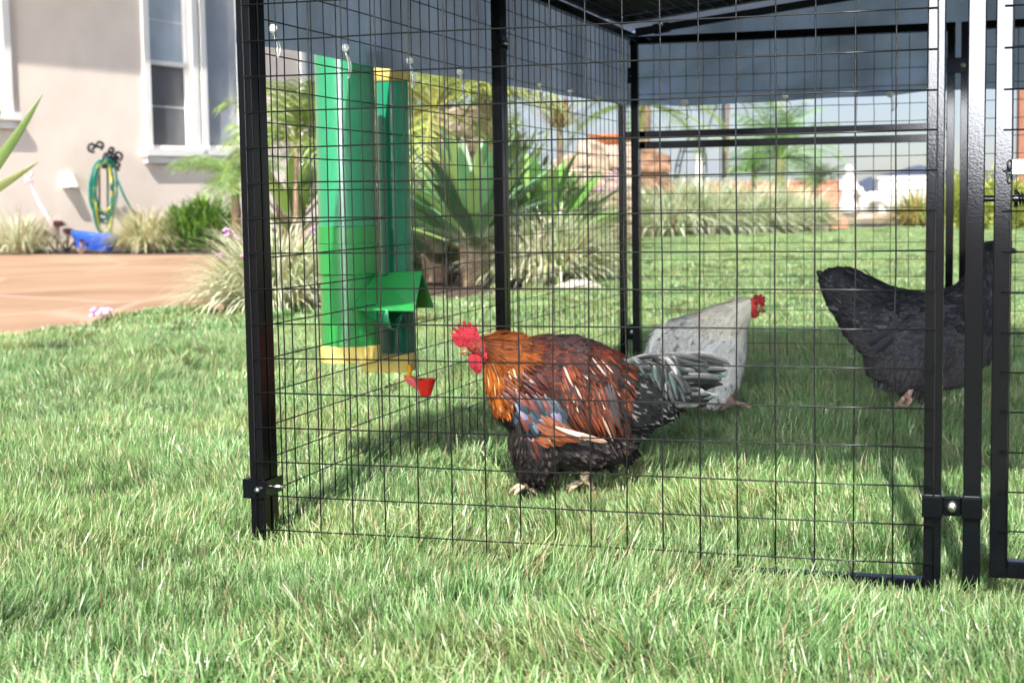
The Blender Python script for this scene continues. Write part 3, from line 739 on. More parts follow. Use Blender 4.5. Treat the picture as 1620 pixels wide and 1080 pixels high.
def vary(rg, c, a=.25): f = rg.uniform(1 - a, 1 + a); return tuple(x * f for x in c)
def comb_mesh(pts, k, th, parent, ox, oz, name='comb', m='comb', y0=0.0, mid=None):
    """flat serrated plate thick in the middle, thin at the rim"""
    mb = MB(); n = len(pts); cx = sum(p[0] for p in pts) / n; cz = sum(p[1] for p in pts) / n
    if mid: cx, cz = mid
    P2 = [Vector(((p[0] - ox) * k, 0, (oz - p[1]) * k)) for p in pts]; C = Vector(((cx - ox) * k, 0, (oz - cz) * k))
    vs = []; 
    for sgn in (-1, 1):
        vs += [p + Vector((0, y0 + sgn * th * .18, 0)) for p in P2]
        vs += [C.lerp(p, .6) + Vector((0, y0 + sgn * th * .5, 0)) for p in P2]
        vs += [C + Vector((0, y0 + sgn * th * .5, 0))]
    q = 2 * n + 1; fs = []
    for i in range(n):
        j = (i + 1) % n
        fs += [(i, j, n + j, n + i), (n + i, n + j, 2 * n), (q + j, q + i, q + n + i, q + n + j), (q + n + j, q + n + i, q + 2 * n), (j, i, q + i, q + j)]
    mb.add(vs, fs); o = mb.build(name, M_[m], parent, smooth=True, auto=60); return o
def leg_mesh(k, pts, rad, toes, parent, m, ox, oz):
    mb = MB(); pp = [Vector(((x - ox) * k, y * k, (oz - z) * k)) for x, z, y in pts]
    mb.tube(pp, [r * k for r in rad], 10)
    for t in toes: 
        tp = [Vector(((x - ox) * k, y * k, (oz - z) * k)) for x, z, y in t]
        mb.tube(tp, [4.2 * k, 3.8 * k, 3.2 * k, 1.2 * k][:len(tp)] if len(tp) < 5 else [4 * k] * len(tp), 8)
        mb.tube([tp[-1], tp[-1] + (tp[-1] - tp[-2]).normalized() * 4 * k - Vector((0, 0, 2 * k))], [1.6 * k, .3 * k], 6)
    return mb.build('leg', M_[m], parent, smooth=True)
def head_bits(parent, k, ox, oz, eye, beak, r_eye, ylat, flip, bm_='beak'):
    ex, ez = eye
    for sg in (-1, 1):
        mb = MB(); c0 = Vector(((ex - ox) * k, sg * ylat * k, (oz - ez) * k)); mb.ball(c0, r_eye * k, u=14, v=10)
        e = mb.build('eye', M_['iris'], parent, smooth=True)
        mb = MB(); mb.ball(c0 + Vector((0, sg * r_eye * .42 * k, 0)), r_eye * .68 * k, u=12, v=8); mb.build('pupil', M_['eye'], e, smooth=True)
    mb = MB(); (bx0, bz0), (bx1, bz1), r0 = beak
    a_ = Vector(((bx0 - ox) * k, 0, (oz - bz0) * k)); b_ = Vector(((bx1 - ox) * k, 0, (oz - bz1) * k)); m_ = a_.lerp(b_, .55) + Vector((0, 0, r0 * k * .25))
    mb.tube([a_, m_, b_], [r0 * k, r0 * k * .7, r0 * k * .1], 10); 
    dn = Vector((0, 0, -r0 * .55 * k)); mb.tube([a_ + dn, a_.lerp(b_, .45) + dn, a_.lerp(b_, .8) + dn * .8], [r0 * k * .7, r0 * k * .5, r0 * k * .12], 8)
    mb.build('beak', M_[bm_], parent, smooth=True)

# ---------- rooster
DR = 3.38; kR = DR / F; OXr, OZr = 880, 772
pR = P(OXr, OZr, DR); rooster = empty('rooster', (pR.x, pR.y, pR.z), 'crouching rust and black rooster with red comb walking on the grass', 'rooster')
def s2(lst): return [tuple((x - OXr, OZr - z_, y, rv, rl)) for x, z_, y, rv, rl in lst]
chains = [s2([(752, 543, 0, 13, 10), (762, 545, 0, 16, 13), (782, 548, 0, 24, 19), (806, 560, 0, 36, 28), (830, 590, 0, 56, 42), (862, 606, 0, 78, 56), (905, 612, 0, 84, 62), (945, 622, 0, 74, 58), (985, 632, 0, 58, 44), (1020, 636, 0, 40, 30), (1045, 636, 0, 24, 18)]),
          s2([(790, 575, 0, 22, 20), (800, 600, 0, 30, 28), (815, 630, 0, 36, 34), (835, 660, 0, 34, 34)]),
          s2([(855, 668, -20, 36, 34), (852, 702, -20, 42, 36), (846, 724, -20, 32, 28), (840, 737, -20, 22, 19), (839, 739, -20, 19, 17)]),
          s2([(925, 665, 14, 40, 36), (935, 700, 14, 44, 38), (934, 712, 14, 28, 26), (930, 722, 14, 16, 15)]),
          s2([(845, 690, 0, 40, 38), (880, 700, 0, 40, 46), (925, 706, 0, 36, 44), (960, 700, 0, 34, 36), (985, 690, 0, 26, 26)])]
BK = (.012, .011, .012)
def r_col(x, z_, rg=None):
    px, py = x + OXr, OZr - z_
    if px < 770 and py < 575: return (.24, .022, .022)
    if px < 835 and py < 600: return (.09, .022, .006)
    if py > 690 or px > 990: return (.008, .008, .008)
    return (.05, .02, .015)
rb_ = blob_body('body', chains, kR, rooster, r_col)
def r_rules(x, z_, n, rg):
    px, py = x + OXr, OZr - z_
    g = rg.random()
    if px < 764 and py < 562:
        if px > 744 and g < .10: return (.8, -.5), 7, 1.6, .10, (.05, .03, .025), (.3, .22, .16), None
        return None
    if px < 778 and py > 535 and py < 562 and px < 772: return None
    lower_neck = 790 + (py - 560) * .35
    # hackle
    if px < 842 and py < 560 + max(0, (842 - px)) * .25 and py < 575:
        c = vary(rg, (.085, .020, .005) if py < 552 or g < .3 else (.22, .062, .011), .35)  # top of the neck darkened, its shade side painted into the hackle
        if g > .95: c = (.40, .26, .14)
        return (1, -.28 - max(0, (py - 535)) * .02), 28, 3.6, .08, c, vary(rg, (.20, .055, .010)), (.06, .015, .005)
    if px < 822 - (py - 575) * .35 and py < 632:
        c = vary(rg, (.30, .085, .012), .4)
        if g > .90: c = (.50, .34, .18)
        elif g < .3: c = (.14, .03, .008)
        return (.32, -1), 28, 3.6, .08, c, None, None
    # dark breast and skirt
    if py > 684 or (px < 812 and py > 628) or (px < 830 and py > 655):
        c = vary(rg, (.012, .010, .010), .5)
        if g > .78: c = vary(rg, (.055, .042, .036), .4)
        return ((.35, -1) if px < 880 else (.7, -.75)), 20, 7, .14, c, vary(rg, c, .3), None
    # tail coverts
    if px > 985: 
        c = vary(rg, (.009, .010, .011), .5)
        if g > .88: c = (.14, .145, .14)
        return (1, -.45), 28, 7, .14, c, None, (.02, .02, .02)
    # white streak under the wing
    if 878 < px < 945 and 668 < py < 684: return (1, -.15), 30, 8, .14, (.78, .72, .64), (.7, .6, .5), None
    # teal wing bar
    if 812 < px < 888 and 618 + (888 - px) * .12 < py < 664 and g < .8:
        c = vary(rg, (.055, .085, .105), .5)
        if g < .25: c = vary(rg, (.16, .20, .25), .3)
        return (.55, -.85), 24, 8, .10, c, (.03, .04, .06), (.015, .02, .03)
    # orange secondaries
    if 842 < px < 935 and py > 655: return (.85, -.5), 26, 5, .10, vary(rg, (.24, .07, .025), .4), (.2, .07, .03), None
    # saddle
    if px > 868 + (620 - py) * .5 and px < 985 and py > 560:
        c = vary(rg, (.060, .014, .007), .5)
        if g > .84: c = vary(rg, (.15, .038, .013), .3)
        elif g > .81: c = (.36, .27, .23)
        elif g < .22 or px > 950 and g < .55: c = (.025, .02, .02)
        return (.42, -1), 36, 4, .08, c, vary(rg, c, .3), None
    # shoulder and back
    c = vary(rg, (.055, .013, .009), .5)
    if g < .2 or py < 545 + noise.noise(Vector((px * .04, py * .04, 3))) * 16: c = vary(rg, (.035, .022, .022), .5)
    elif g > .985: c = (.22, .18, .18)
    elif g > .82: c = vary(rg, (.10, .022, .012), .3)
    return (.9, -.5), 14, 7, .10, c, vary(rg, c, .3), (.03, .012, .01) if g < .6 else None
cover(rb_, kR, r_rules, 15000, rooster, 'plumage', M_['feather'], 4)
def vx(px, py, y, ox=OXr, oz=OZr, k=kR): return Vector(((px - ox) * k, y * k, (oz - py) * k))
def long_feather(mb, pts, wd, c, edge=None, tip=None, seg=10, nrm=Vector((0, -1, 0)), streak=None):
    """feather along a quadratic path of three points"""
    a_, b_, c_ = pts; vs = []; cs = []; c = Vector(c); edge = Vector(edge or c); tip = Vector(tip or c)
    for i in range(seg + 1):
        t = i / seg; p = a_ * (1 - t) ** 2 + b_ * 2 * t * (1 - t) + c_ * t * t
        tg = ((b_ - a_) * (1 - t) + (c_ - b_) * t).normalized(); s_ = tg.cross(nrm).normalized(); nn = s_.cross(tg)
        wv = wd * .5 * min(1, .35 + 1.6 * t) * (max(0, 1 - (max(0, t - .7) / .3) ** 2.3)) ** .5 + wd * .02
        cm = c.lerp(tip, t ** 1.5); ce = cm.lerp(edge, .85)
        if nn.dot(nrm) < 0: nn = -nn
        vs += [p - s_ * wv - nn * wv * .25, p - s_ * wv * .5, p, p + s_ * wv * .5, p + s_ * wv - nn * wv * .25]; cs += [ce, cm.lerp(edge, .3), cm * .7, cm, ce]
    fs = [(5 * i + j, 5 * i + j + 1, 5 * i + 6 + j, 5 * i + 5 + j) for i in range(seg) for j in range(4)]
    mb.add(vs, fs, cs=cs)
tg_ = random.Random(21); mb = MB()
def tcol():
    g = tg_.random()
    if g < .56: return (.008, .011, .011), (.02, .02, .02)
    if g < .78: return (.014, .034, .028), (.02, .02, .022)
    if g < .9: return (.035, .07, .056), (.012, .012, .012)
    return (.17, .175, .17), (.02, .02, .02)  # pale grey share paints glints into the black tail
for i in range(70):      # drooping coverts and small sickles near the rump
    x0 = 978 + 80 * tg_.random(); z0 = 562 + 34 * tg_.random(); ln = tg_.uniform(34, 78) * (1 - .3 * (x0 - 978) / 80); dx = tg_.uniform(.35, .95)
    a_ = vx(x0, z0 + 4, -tg_.uniform(4, 20)); e_ = vx(x0 + ln * dx, z0 + ln * (1.15 - .5 * dx), -tg_.uniform(16, 32)); m_ = vx(x0 + ln * dx * .8, z0 + tg_.uniform(-4, 8), -tg_.uniform(16, 28))
    c, ed = tcol(); long_feather(mb, (a_, m_, e_), tg_.uniform(6, 12) * kR, c, ed, vary(tg_, c, .5))
for i in range(54):       # main tail, fanned almost level
    f = tg_.random(); y = tg_.uniform(-16, 16); sgn = -1 if tg_.random() < .7 else 1
    a_ = vx(1005 + tg_.uniform(-10, 50), 590 + f * 44, y * .6 - 8); e_ = vx(1128 + tg_.uniform(-45, 24) - 45 * max(0, f - .3) ** 1.2, 578 + f * 62 + tg_.uniform(-5, 5), sgn * tg_.uniform(8, 32)); m_ = a_.lerp(e_, .55) + Vector((0, 0, (14 - 18 * f + tg_.uniform(-4, 4)) * kR))
    c, ed = tcol(); long_feather(mb, (a_, m_, e_), tg_.uniform(9, 16) * kR, c, ed, vary(tg_, c, .5))
for i in range(12):      # upper sickles arching back
    x0 = 985 + 7 * i; a_ = vx(x0, 574, -tg_.uniform(0, 16)); m_ = vx(x0 + 45, 546 + tg_.uniform(0, 12), -12); e_ = vx(min(1154, x0 + 90 + tg_.uniform(-22, 22)), 574 + tg_.uniform(0, 30), -tg_.uniform(2, 22))
    long_feather(mb, (a_, m_, e_), tg_.uniform(7, 12) * kR, (.012, .014, .015), (.10, .10, .10) if i % 5 == 0 else (.02, .02, .02))
for i in range(30):      # teal wing bar, two ragged rows
    x0 = 816 + 66 * tg_.random(); row = i % 2; z0 = 612 + row * 20 + (x0 - 816) * .18 + tg_.uniform(-4, 4)
    a_ = vx(x0, z0, -60); m_ = vx(x0 + 10, z0 + 15, -68); e_ = vx(x0 + 20 + tg_.uniform(-4, 6), z0 + 34 + tg_.uniform(-4, 6), -64)
    g_ = tg_.random(); c = (.03, .045, .06) if g_ < .55 else ((.09, .13, .165) if g_ < .75 else ((.15, .03, .015) if g_ < .9 else (.2, .17, .26)))
    long_feather(mb, (a_, m_, e_), tg_.uniform(9, 13) * kR, vary(tg_, c, .3), (.015, .02, .025))
for i in range(22):      # rusty secondaries below it
    f = tg_.random(); x0 = 846 + 40 * f; z0 = 642 + 26 * tg_.random()
    a_ = vx(x0, z0, -64); m_ = vx(x0 + 14, z0 + 12, -69); e_ = vx(x0 + 34 + tg_.uniform(-6, 10), min(692, z0 + 24 + tg_.uniform(-5, 6)), -63)
    long_feather(mb, (a_, m_, e_), tg_.uniform(6, 10) * kR, vary(tg_, (.20, .06, .022), .45), (.07, .02, .01))
for i in range(6):
    a_ = vx(878 + 5 * i, 664 + 2 * i, -66); m_ = vx(905 + 5 * i, 676 + 1.5 * i, -70); e_ = vx(928 + 6 * i, 679 + 2 * i, -64)
    long_feather(mb, (a_, m_, e_), 7 * kR, (.66, .58, .50) if i < 4 else (.35, .2, .14), (.4, .25, .16))
for i in range(40):      # maroon shoulder feathers with pale shafts
    x0 = 792 + 60 * tg_.random(); z0 = 578 + 50 * tg_.random(); 
    a_ = vx(x0, z0, -48 - (x0 - 792) * .2); m_ = vx(x0 + 9, z0 + 9, -58 - (x0 - 792) * .12); e_ = vx(x0 + 22, z0 + 19 + tg_.uniform(-3, 4), -56 - (x0 - 792) * .12)
    g_ = tg_.random(); long_feather(mb, (a_, m_, e_), tg_.uniform(2, 5) * kR, (.42, .30, .25) if g_ > .88 else vary(tg_, (.09, .018, .010), .5), (.04, .012, .01))
for i in range(130):      # long saddle hackles streaming over the flank
    f = tg_.random(); x0 = 885 + 78 * f; z0 = 572 + tg_.uniform(0, 34); ln = tg_.uniform(55, 85)
    a_ = vx(x0, z0, -50); m_ = vx(x0 + ln * .10, z0 + ln * .5, -72); e_ = vx(x0 + ln * .38 * (1.2 - f * .5), z0 + ln, -62)
    g_ = tg_.random(); c = (.060, .014, .007) if g_ < .55 else ((.16, .04, .014) if g_ < .92 else (.40, .30, .24))
    if f > .8 and g_ > .4: c = (.035, .03, .03)
    long_feather(mb, (a_, m_, e_), tg_.uniform(2, 3.8) * kR, vary(tg_, c, .3), None)
mb.build('tail_and_wing_feathers', M_['gloss_feather'], rooster, smooth=True, colors=True)
comb_mesh([(757, 545), (748, 543), (740, 546), (731, 546), (724, 541), (720, 532), (718.5, 523), (727, 523), (719.5, 515), (723, 514), (731, 519), (727.5, 510), (731.5, 508.5), (736.5, 516), (736.5, 505), (740.5, 504.5), (743, 514), (747, 506), (750, 507), (750, 515), (756, 510), (758.5, 512.5), (760, 521), (763, 528), (763, 537)], kR, .011, rooster, OXr, OZr, mid=(743, 528))
for sg in (-1, 1):
    comb_mesh([(746, 557), (754, 556), (762, 558), (767, 564), (767, 574), (765, 584), (761, 588), (754, 584), (748, 577), (745, 567)], kR, .008, rooster, OXr, OZr, 'wattle', y0=sg * .009)
    comb_mesh([(770, 552), (776, 553), (777, 560), (773, 567), (769, 560)], kR, .006, rooster, OXr, OZr, 'earlobe', y0=sg * .021)
# face feathers: short dark bristles
head_bits(rooster, kR, OXr, OZr, (756, 545), ((745, 552), (730, 556), 5.0), 3.2, 10.5, -1)
leg_mesh(kR, [(840, 728, -20), (836, 750, -20), (832, 764, -22)], [9, 7, 6.5], [[(832, 763, -22), (824, 765, -29), (815, 772, -34)], [(832, 763, -22), (820, 763, -22), (808, 771, -21)], [(832, 763, -22), (826, 766, -12), (819, 774, -6)], [(832, 763, -22), (840, 767, -22), (847, 774, -22)]], rooster, 'leg', OXr, OZr)
leg_mesh(kR, [(930, 715, 14), (927, 742, 12), (925, 764, 10)], [9, 7.5, 6.5], [[(925, 763, 10), (914, 766, 3), (902, 774, -2)], [(925, 763, 10), (912, 766, 11), (898, 773, 12)], [(925, 763, 10), (916, 767, 20), (908, 775, 25)], [(925, 763, 10), (935, 768, 10), (941, 776, 10)]], rooster, 'leg', OXr, OZr)

# ---------- white hen
DW = 4.5; kW = DW / F; OXw, OZw = 1100, 646
pW = P(OXw, OZw, DW); hen = empty('white_hen', (pW.x, pW.y, pW.z), 'cream white hen flecked with black, red comb, behind the rooster', 'hen')
def s3(lst, ox, oz): return [tuple((x - ox, oz - z_, y, rv, rl)) for x, z_, y, rv, rl in lst]
chw = [s3([(1191, 483, 0, 12, 8.5), (1183, 485, 0, 15, 11), (1168, 496, 0, 21, 16), (1150, 514, 0, 34, 27), (1128, 540, 0, 51, 38), (1100, 558, 0, 61, 46), (1082, 568, 0, 59, 44), (1070, 562, 0, 48, 38), (1059, 544, 0, 31, 27), (1054, 534, 0, 22, 19)], OXw, OZw),
       s3([(1156, 520, 0, 26, 26), (1148, 552, 0, 32, 31), (1140, 584, 0, 34, 32), (1128, 608, -6, 28, 26), (1128, 624, -8, 16, 14)], OXw, OZw),
       s3([(1080, 590, 8, 34, 30), (1080, 612, 10, 22, 20), (1084, 626, 10, 12, 10)], OXw, OZw)]
def w_col(x, z_):
    px, py = x + OXw, OZw - z_
    if px > 1184 and 472 < py < 506: return (.55, .06, .05)
    return (.7, .68, .63)
wb_ = blob_body('body', chw, kW, hen, w_col, voxel=.007)
def w_rules(x, z_, n, rg):
    px, py = x + OXw, OZw - z_; g = rg.random()
    if px > 1187 and py > 472: return None
    base = vary(rg, (.74, .72, .67), .12)
    if px > 1110 and py < 520: base = vary(rg, (.68, .63, .52), .15)
    nz_ = noise.noise(Vector((px * .07, py * .07, 1)))
    tip = base
    if g < .06 or (nz_ > .3 and g < .3 and px < 1160 and py > 495): tip = (.05, .045, .045)
    if px > 1120 and py < 540: return (-.9, -.55), 26, 6, .10, base, tip, None
    if py > 600: return (-.1, -1), 18, 10, .16, base, tip, None
    if px > 1135: return (-.35, -1), 22, 11, .20, base, tip, tuple(c * .7 for c in base)
    return (-.55, -.85) if px > 1075 else (-.05, -1), 24 if px > 1075 else 18, 12, .24, base, tip, tuple(c * .6 for c in base)  # darkened feather edges: shading between layers put into the colour
cover(wb_, kW, w_rules, 7000, hen, 'plumage', M_['feather'], 8)
mb = MB()
def vw(px, py, y): return vx(px, py, y, OXw, OZw, kW)
for i in range(34):
    f = tg_.random(); x0 = 1062 - 12 * f; a_ = vw(x0, 520 + tg_.uniform(-4, 30), -tg_.uniform(2, 26)); e_ = vw(1030 + tg_.uniform(-3, 10), 548 + tg_.uniform(-6, 40), -tg_.uniform(5, 26)); m_ = vw(x0 - 14, 514 + tg_.uniform(0, 10), -22)
    c = vary(tg_, (.86, .83, .78), .10); long_feather(mb, (a_, m_, e_), 13 * kW, c, tuple(x * .8 for x in c), (.07, .06, .06) if tg_.random() < .22 else c)
for i in range(18):
    f = i / 17; x0 = 1135 - 52 * f; a_ = vw(x0, 540 + 10 * f, -44); m_ = vw(x0 - 20, 556 + 8 * f, -53); e_ = vw(x0 - 42, 582 + 6 * tg_.random(), -50)
    c = vary(tg_, (.86, .84, .82), .10); long_feather(mb, (a_, m_, e_), 9 * kW, c, tuple(x * .5 for x in c), (.05, .05, .05) if i % 4 == 1 else c)
mb.build('tail_and_wing_feathers', M_['feather'], hen, smooth=True, colors=True)
comb_mesh([(1192, 474), (1193, 468), (1197, 466.5), (1200, 469), (1203, 466.5), (1206, 467), (1206, 471), (1210, 469.5), (1210.5, 473), (1208, 476), (1212, 477), (1209, 481), (1211, 484), (1206, 487), (1200, 482)], kW, .010, hen, OXw, OZw)
for sg in (-1, 1):
    comb_mesh([(1189, 494), (1196, 491), (1201, 494), (1200, 500), (1194, 504.5), (1189, 503), (1187, 499)], kW, .008, hen, OXw, OZw, 'wattle', y0=sg * .008)
head_bits(hen, kW, OXw, OZw, (1195, 481.5), ((1201, 488.5), (1212, 494.5), 4.4), 2.3, 8.4, 1)
leg_mesh(kW, [(1140, 612, -10), (1150, 626, -10), (1158, 636, -10)], [9, 6.5, 5], [[(1157, 635, -10), (1169, 637, -14), (1183, 641, -18)], [(1157, 635, -10), (1168, 638, -8), (1180, 643, -6)], [(1157, 635, -10), (1149, 640, -9), (1143, 645, -8)]], hen, 'pleg', OXw, OZw)
leg_mesh(kW, [(1088, 618, 10), (1094, 634, 10), (1098, 648, 10)], [8, 5, 4.5], [[(1098, 646, 10), (1110, 649, 7), (1120, 653, 4)], [(1098, 646, 10), (1110, 650, 14), (1118, 655, 18)]], hen, 'pleg', OXw, OZw)

# ---------- dark grey hen
DG = 4.45; kG = DG / F; OXg, OZg = 1450, 660
pG = P(OXg, OZg, DG); ghen = empty('grey_hen', (pG.x, pG.y, pG.z), 'dark slate grey hen standing tall behind the black coop posts', 'hen')
chg = [s3([(1574, 393, 0, 13, 11), (1566, 400, 0, 18, 15), (1557, 420, 0, 22, 19), (1550, 450, 0, 28, 26), (1535, 485, 0, 42, 38), (1505, 515, 0, 60, 54), (1465, 532, 0, 70, 62), (1425, 524, 0, 68, 56), (1392, 506, 0, 58, 44), (1362, 478, 0, 44, 34), (1342, 460, 0, 37, 28), (1330, 452, 0, 30, 22), (1326, 450, 0, 27, 19)], OXg, OZg),
       s3([(1545, 500, 0, 34, 34), (1530, 545, 0, 42, 40), (1500, 580, 0, 34, 34)], OXg, OZg),
       s3([(1404, 560, 0, 40, 40), (1435, 572, 0, 38, 38), (1475, 578, 0, 38, 38), (1512, 572, 0, 38, 38)], OXg, OZg),
       s3([(1430, 570, -16, 40, 36), (1426, 586, -20, 26, 24), (1425, 602, -24, 13, 11)], OXg, OZg),
       s3([(1485, 570, 20, 38, 34), (1476, 605, 18, 24, 20), (1468, 625, 16, 12, 11)], OXg, OZg)]
gb_ = blob_body('body', chg, kG, ghen, lambda x, z_: (.03, .03, .034), voxel=.008)
def g_rules(x, z_, n, rg):
    px, py = x + OXg, OZg - z_; g = rg.random()
    if px > 1576 and py > 385: return None
    sh = .5 + .5 * noise.noise(Vector((px * .03, py * .03, 5)))
    base = vary(rg, (.026, .027, .031), .4)
    if py > 520: base = vary(rg, (.065, .06, .062), .35)
    if 1400 < px < 1500 and 480 < py < 560 and g < .5: base = vary(rg, (.06, .062, .072), .3)
    if g > .8: base = vary(rg, (.07, .073, .085), .3)
    edge = tuple(c * .4 for c in base)
    if px > 1515 and py < 500: return (-.35, -1), 20, 5, .08, base, base, edge
    if py > 560: return (-.3, -1), 18, 8, .14, base, base, edge
    if px < 1400: return (-.85, .45) if py < 480 else (-.85, .1), 20, 9, .10, base, base, edge
    if px > 1520: return (-.6, -.8), 18, 8, .10, base, base, edge
    return (-.95, -.1), 18, 9, .10, base, base, edge
cover(gb_, kG, g_rules, 9000, ghen, 'plumage', M_['feather'], 9)
mb = MB()
def vg(px, py, y): return vx(px, py, y, OXg, OZg, kG)
for i in range(40):
    f = tg_.random(); y = tg_.uniform(-18, 18); a_ = vg(1372 - 20 * f, 462 + 28 * f, y); e_ = vg(1304 + 6 * f + tg_.uniform(0, 12) + 22 * f * f, 428 + 48 * f + tg_.uniform(-2, 6), y * 1.2); m_ = vg(1335, 424 + 42 * f, y * 1.1)
    c = vary(tg_, (.03, .03, .034), .5); long_feather(mb, (a_, m_, e_), 17 * kG, c, tuple(x * .5 for x in c))
for i in range(22):
    f = i / 21; x0 = 1490 - 80 * f; a_ = vg(x0 + 10, 500 + 6 * tg_.random(), -50); m_ = vg(x0 - 20, 520, -60); e_ = vg(x0 - 50, 538 - 8 * f + 22 * tg_.random(), -52 + 14 * f)
    c = vary(tg_, (.04, .042, .048), .4); long_feather(mb, (a_, m_, e_), 11 * kG, c, tuple(x * .45 for x in c))
mb.build('tail_and_wing_feathers', M_['feather'], ghen, smooth=True, colors=True)
M_['dcomb'] = mat('dark_red_comb', (.16, .025, .025), .5)
comb_mesh([(1578, 386), (1582, 380), (1586, 384), (1590, 379), (1593, 385), (1597, 383), (1598, 390), (1592, 395), (1584, 394)], kG, .008, ghen, OXg, OZg, m='dcomb')
head_bits(ghen, kG, OXg, OZg, (1583, 394), ((1588, 396), (1607, 402), 5.5), 2.8, 9.5, 1, 'iron')
leg_mesh(kG, [(1424, 596, -25), (1432, 612, -25), (1428, 624, -25)], [10, 7, 6], [[(1430, 620, -25), (1434, 630, -25), (1424, 639, -25), (1414, 634, -25)], [(1428, 620, -22), (1422, 630, -20), (1414, 640, -18)]], ghen, 'pleg', OXg, OZg)
leg_mesh(kG, [(1468, 622, 16), (1466, 645, 16), (1464, 668, 16)], [9, 6, 5.5], [[(1464, 668, 16), (1478, 671, 12), (1490, 676, 10)], [(1464, 668, 16), (1478, 672, 20), (1488, 678, 26)], [(1464, 668, 16), (1454, 673, 16)]], ghen, 'dleg', OXg, OZg)

# ------------------------------------------------------------------ house
PH = R(27.0); WD = Vector((math.sin(PH), math.cos(PH), 0)); WN = Vector((math.cos(PH), -math.sin(PH), 0))
W0 = P(110, 392, 24.0); W0.z = 0
def WP(px, py):          # pixel -> (distance along the wall, height)
    p = pl(px, py, W0, WN); return (p - W0).dot(WD), p.z
house = empty('stucco_house', (W0.x, W0.y, 0), 'beige stucco house wall with tall white framed windows on the left', 'house', rz=-(PH))
# local axes: X = outward normal direction, Y = along the wall
house.rotation_euler = (0, 0, -PH)
ZW = 5.3
wins = [WP(232, 240)[0], WP(392, 240)[0]]
s_, _ = WP(330, 250); 
def win_rect(pa, pb, pz): a = WP(pa, 200)[0]; b = WP(pb, 200)[0]; return a, b, WP((pa + pb) / 2, pz)[1]
w1a, w1b, w1z = win_rect(237, 305, 236)
w2a, w2b, w2z = win_rect(326, 380, 236)
w2b = w2a + (w1b - w1a) * 1.0
w0b = WP(6, 180)[0]; w0a = w0b - (w1b - w1a); w0z = WP(3, 177)[1]
w3a = WP(482, 200)[0]; w3b = w3a + 1.3; w3z = w1z
holes = [(w0a, w0b, w0z), (w1a, w1b, w1z), (w2a, w2b, w2z), (w3a, w3b, w3z)]
ZTW = 4.7
Y0w, Y1w = -17.0, w3b + 2.2
mb = MB(); ys = [Y0w] + [v for h in holes for v in h[:2]] + [Y1w]
def wq(y0, y1, z0, z1):
    mb.box(-.3, 0, y0, y1, z0, z1)
prev = Y0w
for (a, b, z0) in holes:
    wq(prev, a, -.1, ZW); wq(a, b, -.1, z0); wq(a, b, ZTW, ZW); prev = b
wq(prev, Y1w, -.1, ZW)
mb.build('wall', M_['stucco'], house)
M_['roofm'] = mat('roof_tile', (.35, .18, .12), .8, var=.3, vscale=4)
mb = MB(); mb.box(-6, .55, Y0w - .3, Y1w + .5, ZW - .02, ZW + .12); mb.build('eave', M_['trim'], house)
mb = MB(); mb.add([(.75, Y0w - .3, ZW + .10), (.75, Y1w + .5, ZW + .10), (-6, Y1w + .5, ZW + 2.4), (-6, Y0w - .3, ZW + 2.4)], [(0, 1, 2, 3)]); mb.build('roof', M_['roofm'], house)
def glass(name, c, c2, vs=1.2):
    return mat(name, c, .06, spec=.9, c2=c2, vscale=vs, detail=3)  # blotchy pane colour paints in reflected sky and curtains
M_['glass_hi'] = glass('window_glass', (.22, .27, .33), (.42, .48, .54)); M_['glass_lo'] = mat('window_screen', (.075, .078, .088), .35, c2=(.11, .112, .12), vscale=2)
M_['glass_sky'] = glass('painted_sky_glass', (.20, .22, .27), (.34, .36, .40), .9)
for k, (a, b, z0) in enumerate(holes):
    zm = z0 + (WP(270, 101)[1] - w1z); fw = .11
    m = MB()
    # surround trim proud of the stucco
    m.box(0.0, .06, a - .14, a, z0 - .12, ZTW + .14); m.box(0.0, .06, b, b + .14, z0 - .12, ZTW + .14); m.box(0, .06, a, b, ZTW, ZTW + .14)
    m.box(-.12, -.05, a, a + .05, z0, ZTW); m.box(-.12, -.05, b - .05, b, z0, ZTW); m.box(-.12, -.05, a + .05, b - .05, z0, z0 + .06)
    w_ = m.build('window', M_['trim'], house)
    m = MB(); m.box(0.0, .13, a - .24, b + .24, z0 - .12, z0 - .0); m.box(0.002, .075, a - .17, b + .17, z0 - .24, z0 - .12); m.build('sill', M_['trim'], w_)
    if k != 2:
        m = MB(); m.box(-.13, -.035, a + .05, b - .05, zm - .035, zm + .035); m.build('meeting_rail', M_['trim'], w_)
        m = MB(); m.box(-.16, -.13, a + .02, b - .02, z0 + .05, zm); m.build('pane', M_['glass_lo'], w_)
        m = MB(); m.box(-.16, -.13, a + .02, b - .02, zm + .001, ZTW + .05); m.build('pane', M_['glass_hi'], w_)
        for zg in (zm + .70, (z0 + zm) / 2 - .01):
            m = MB(); m.box(-.128, -.122, a + .05, b - .05, zg, zg + .015); m.build('glazing_bar', M_['trim'], w_)
    else:
        m = MB(); m.box(-.16, -.13, a + .02, b - .02, z0 + .05, ZTW + .05); m.build('pane', M_['glass_sky'], w_)
# wall vent hood
ya, za = WP(96, 273); yb, zb_ = WP(117, 297)
m = MB(); m.add([(0, ya, zb_), (0, yb - .05, zb_), (0, yb - .05, za), (0, ya, za), (.16, ya + .0, zb_), (.16, yb - .06, zb_), (.05, yb - .06, za), (.05, ya, za)], [(0, 3, 2, 1), (4, 5, 6, 7), (3, 7, 6, 2), (0, 1, 5, 4), (0, 4, 7, 3), (1, 2, 6, 5)])
v_ = m.build('vent_hood', M_['trim'], house); bevel(v_, .02)

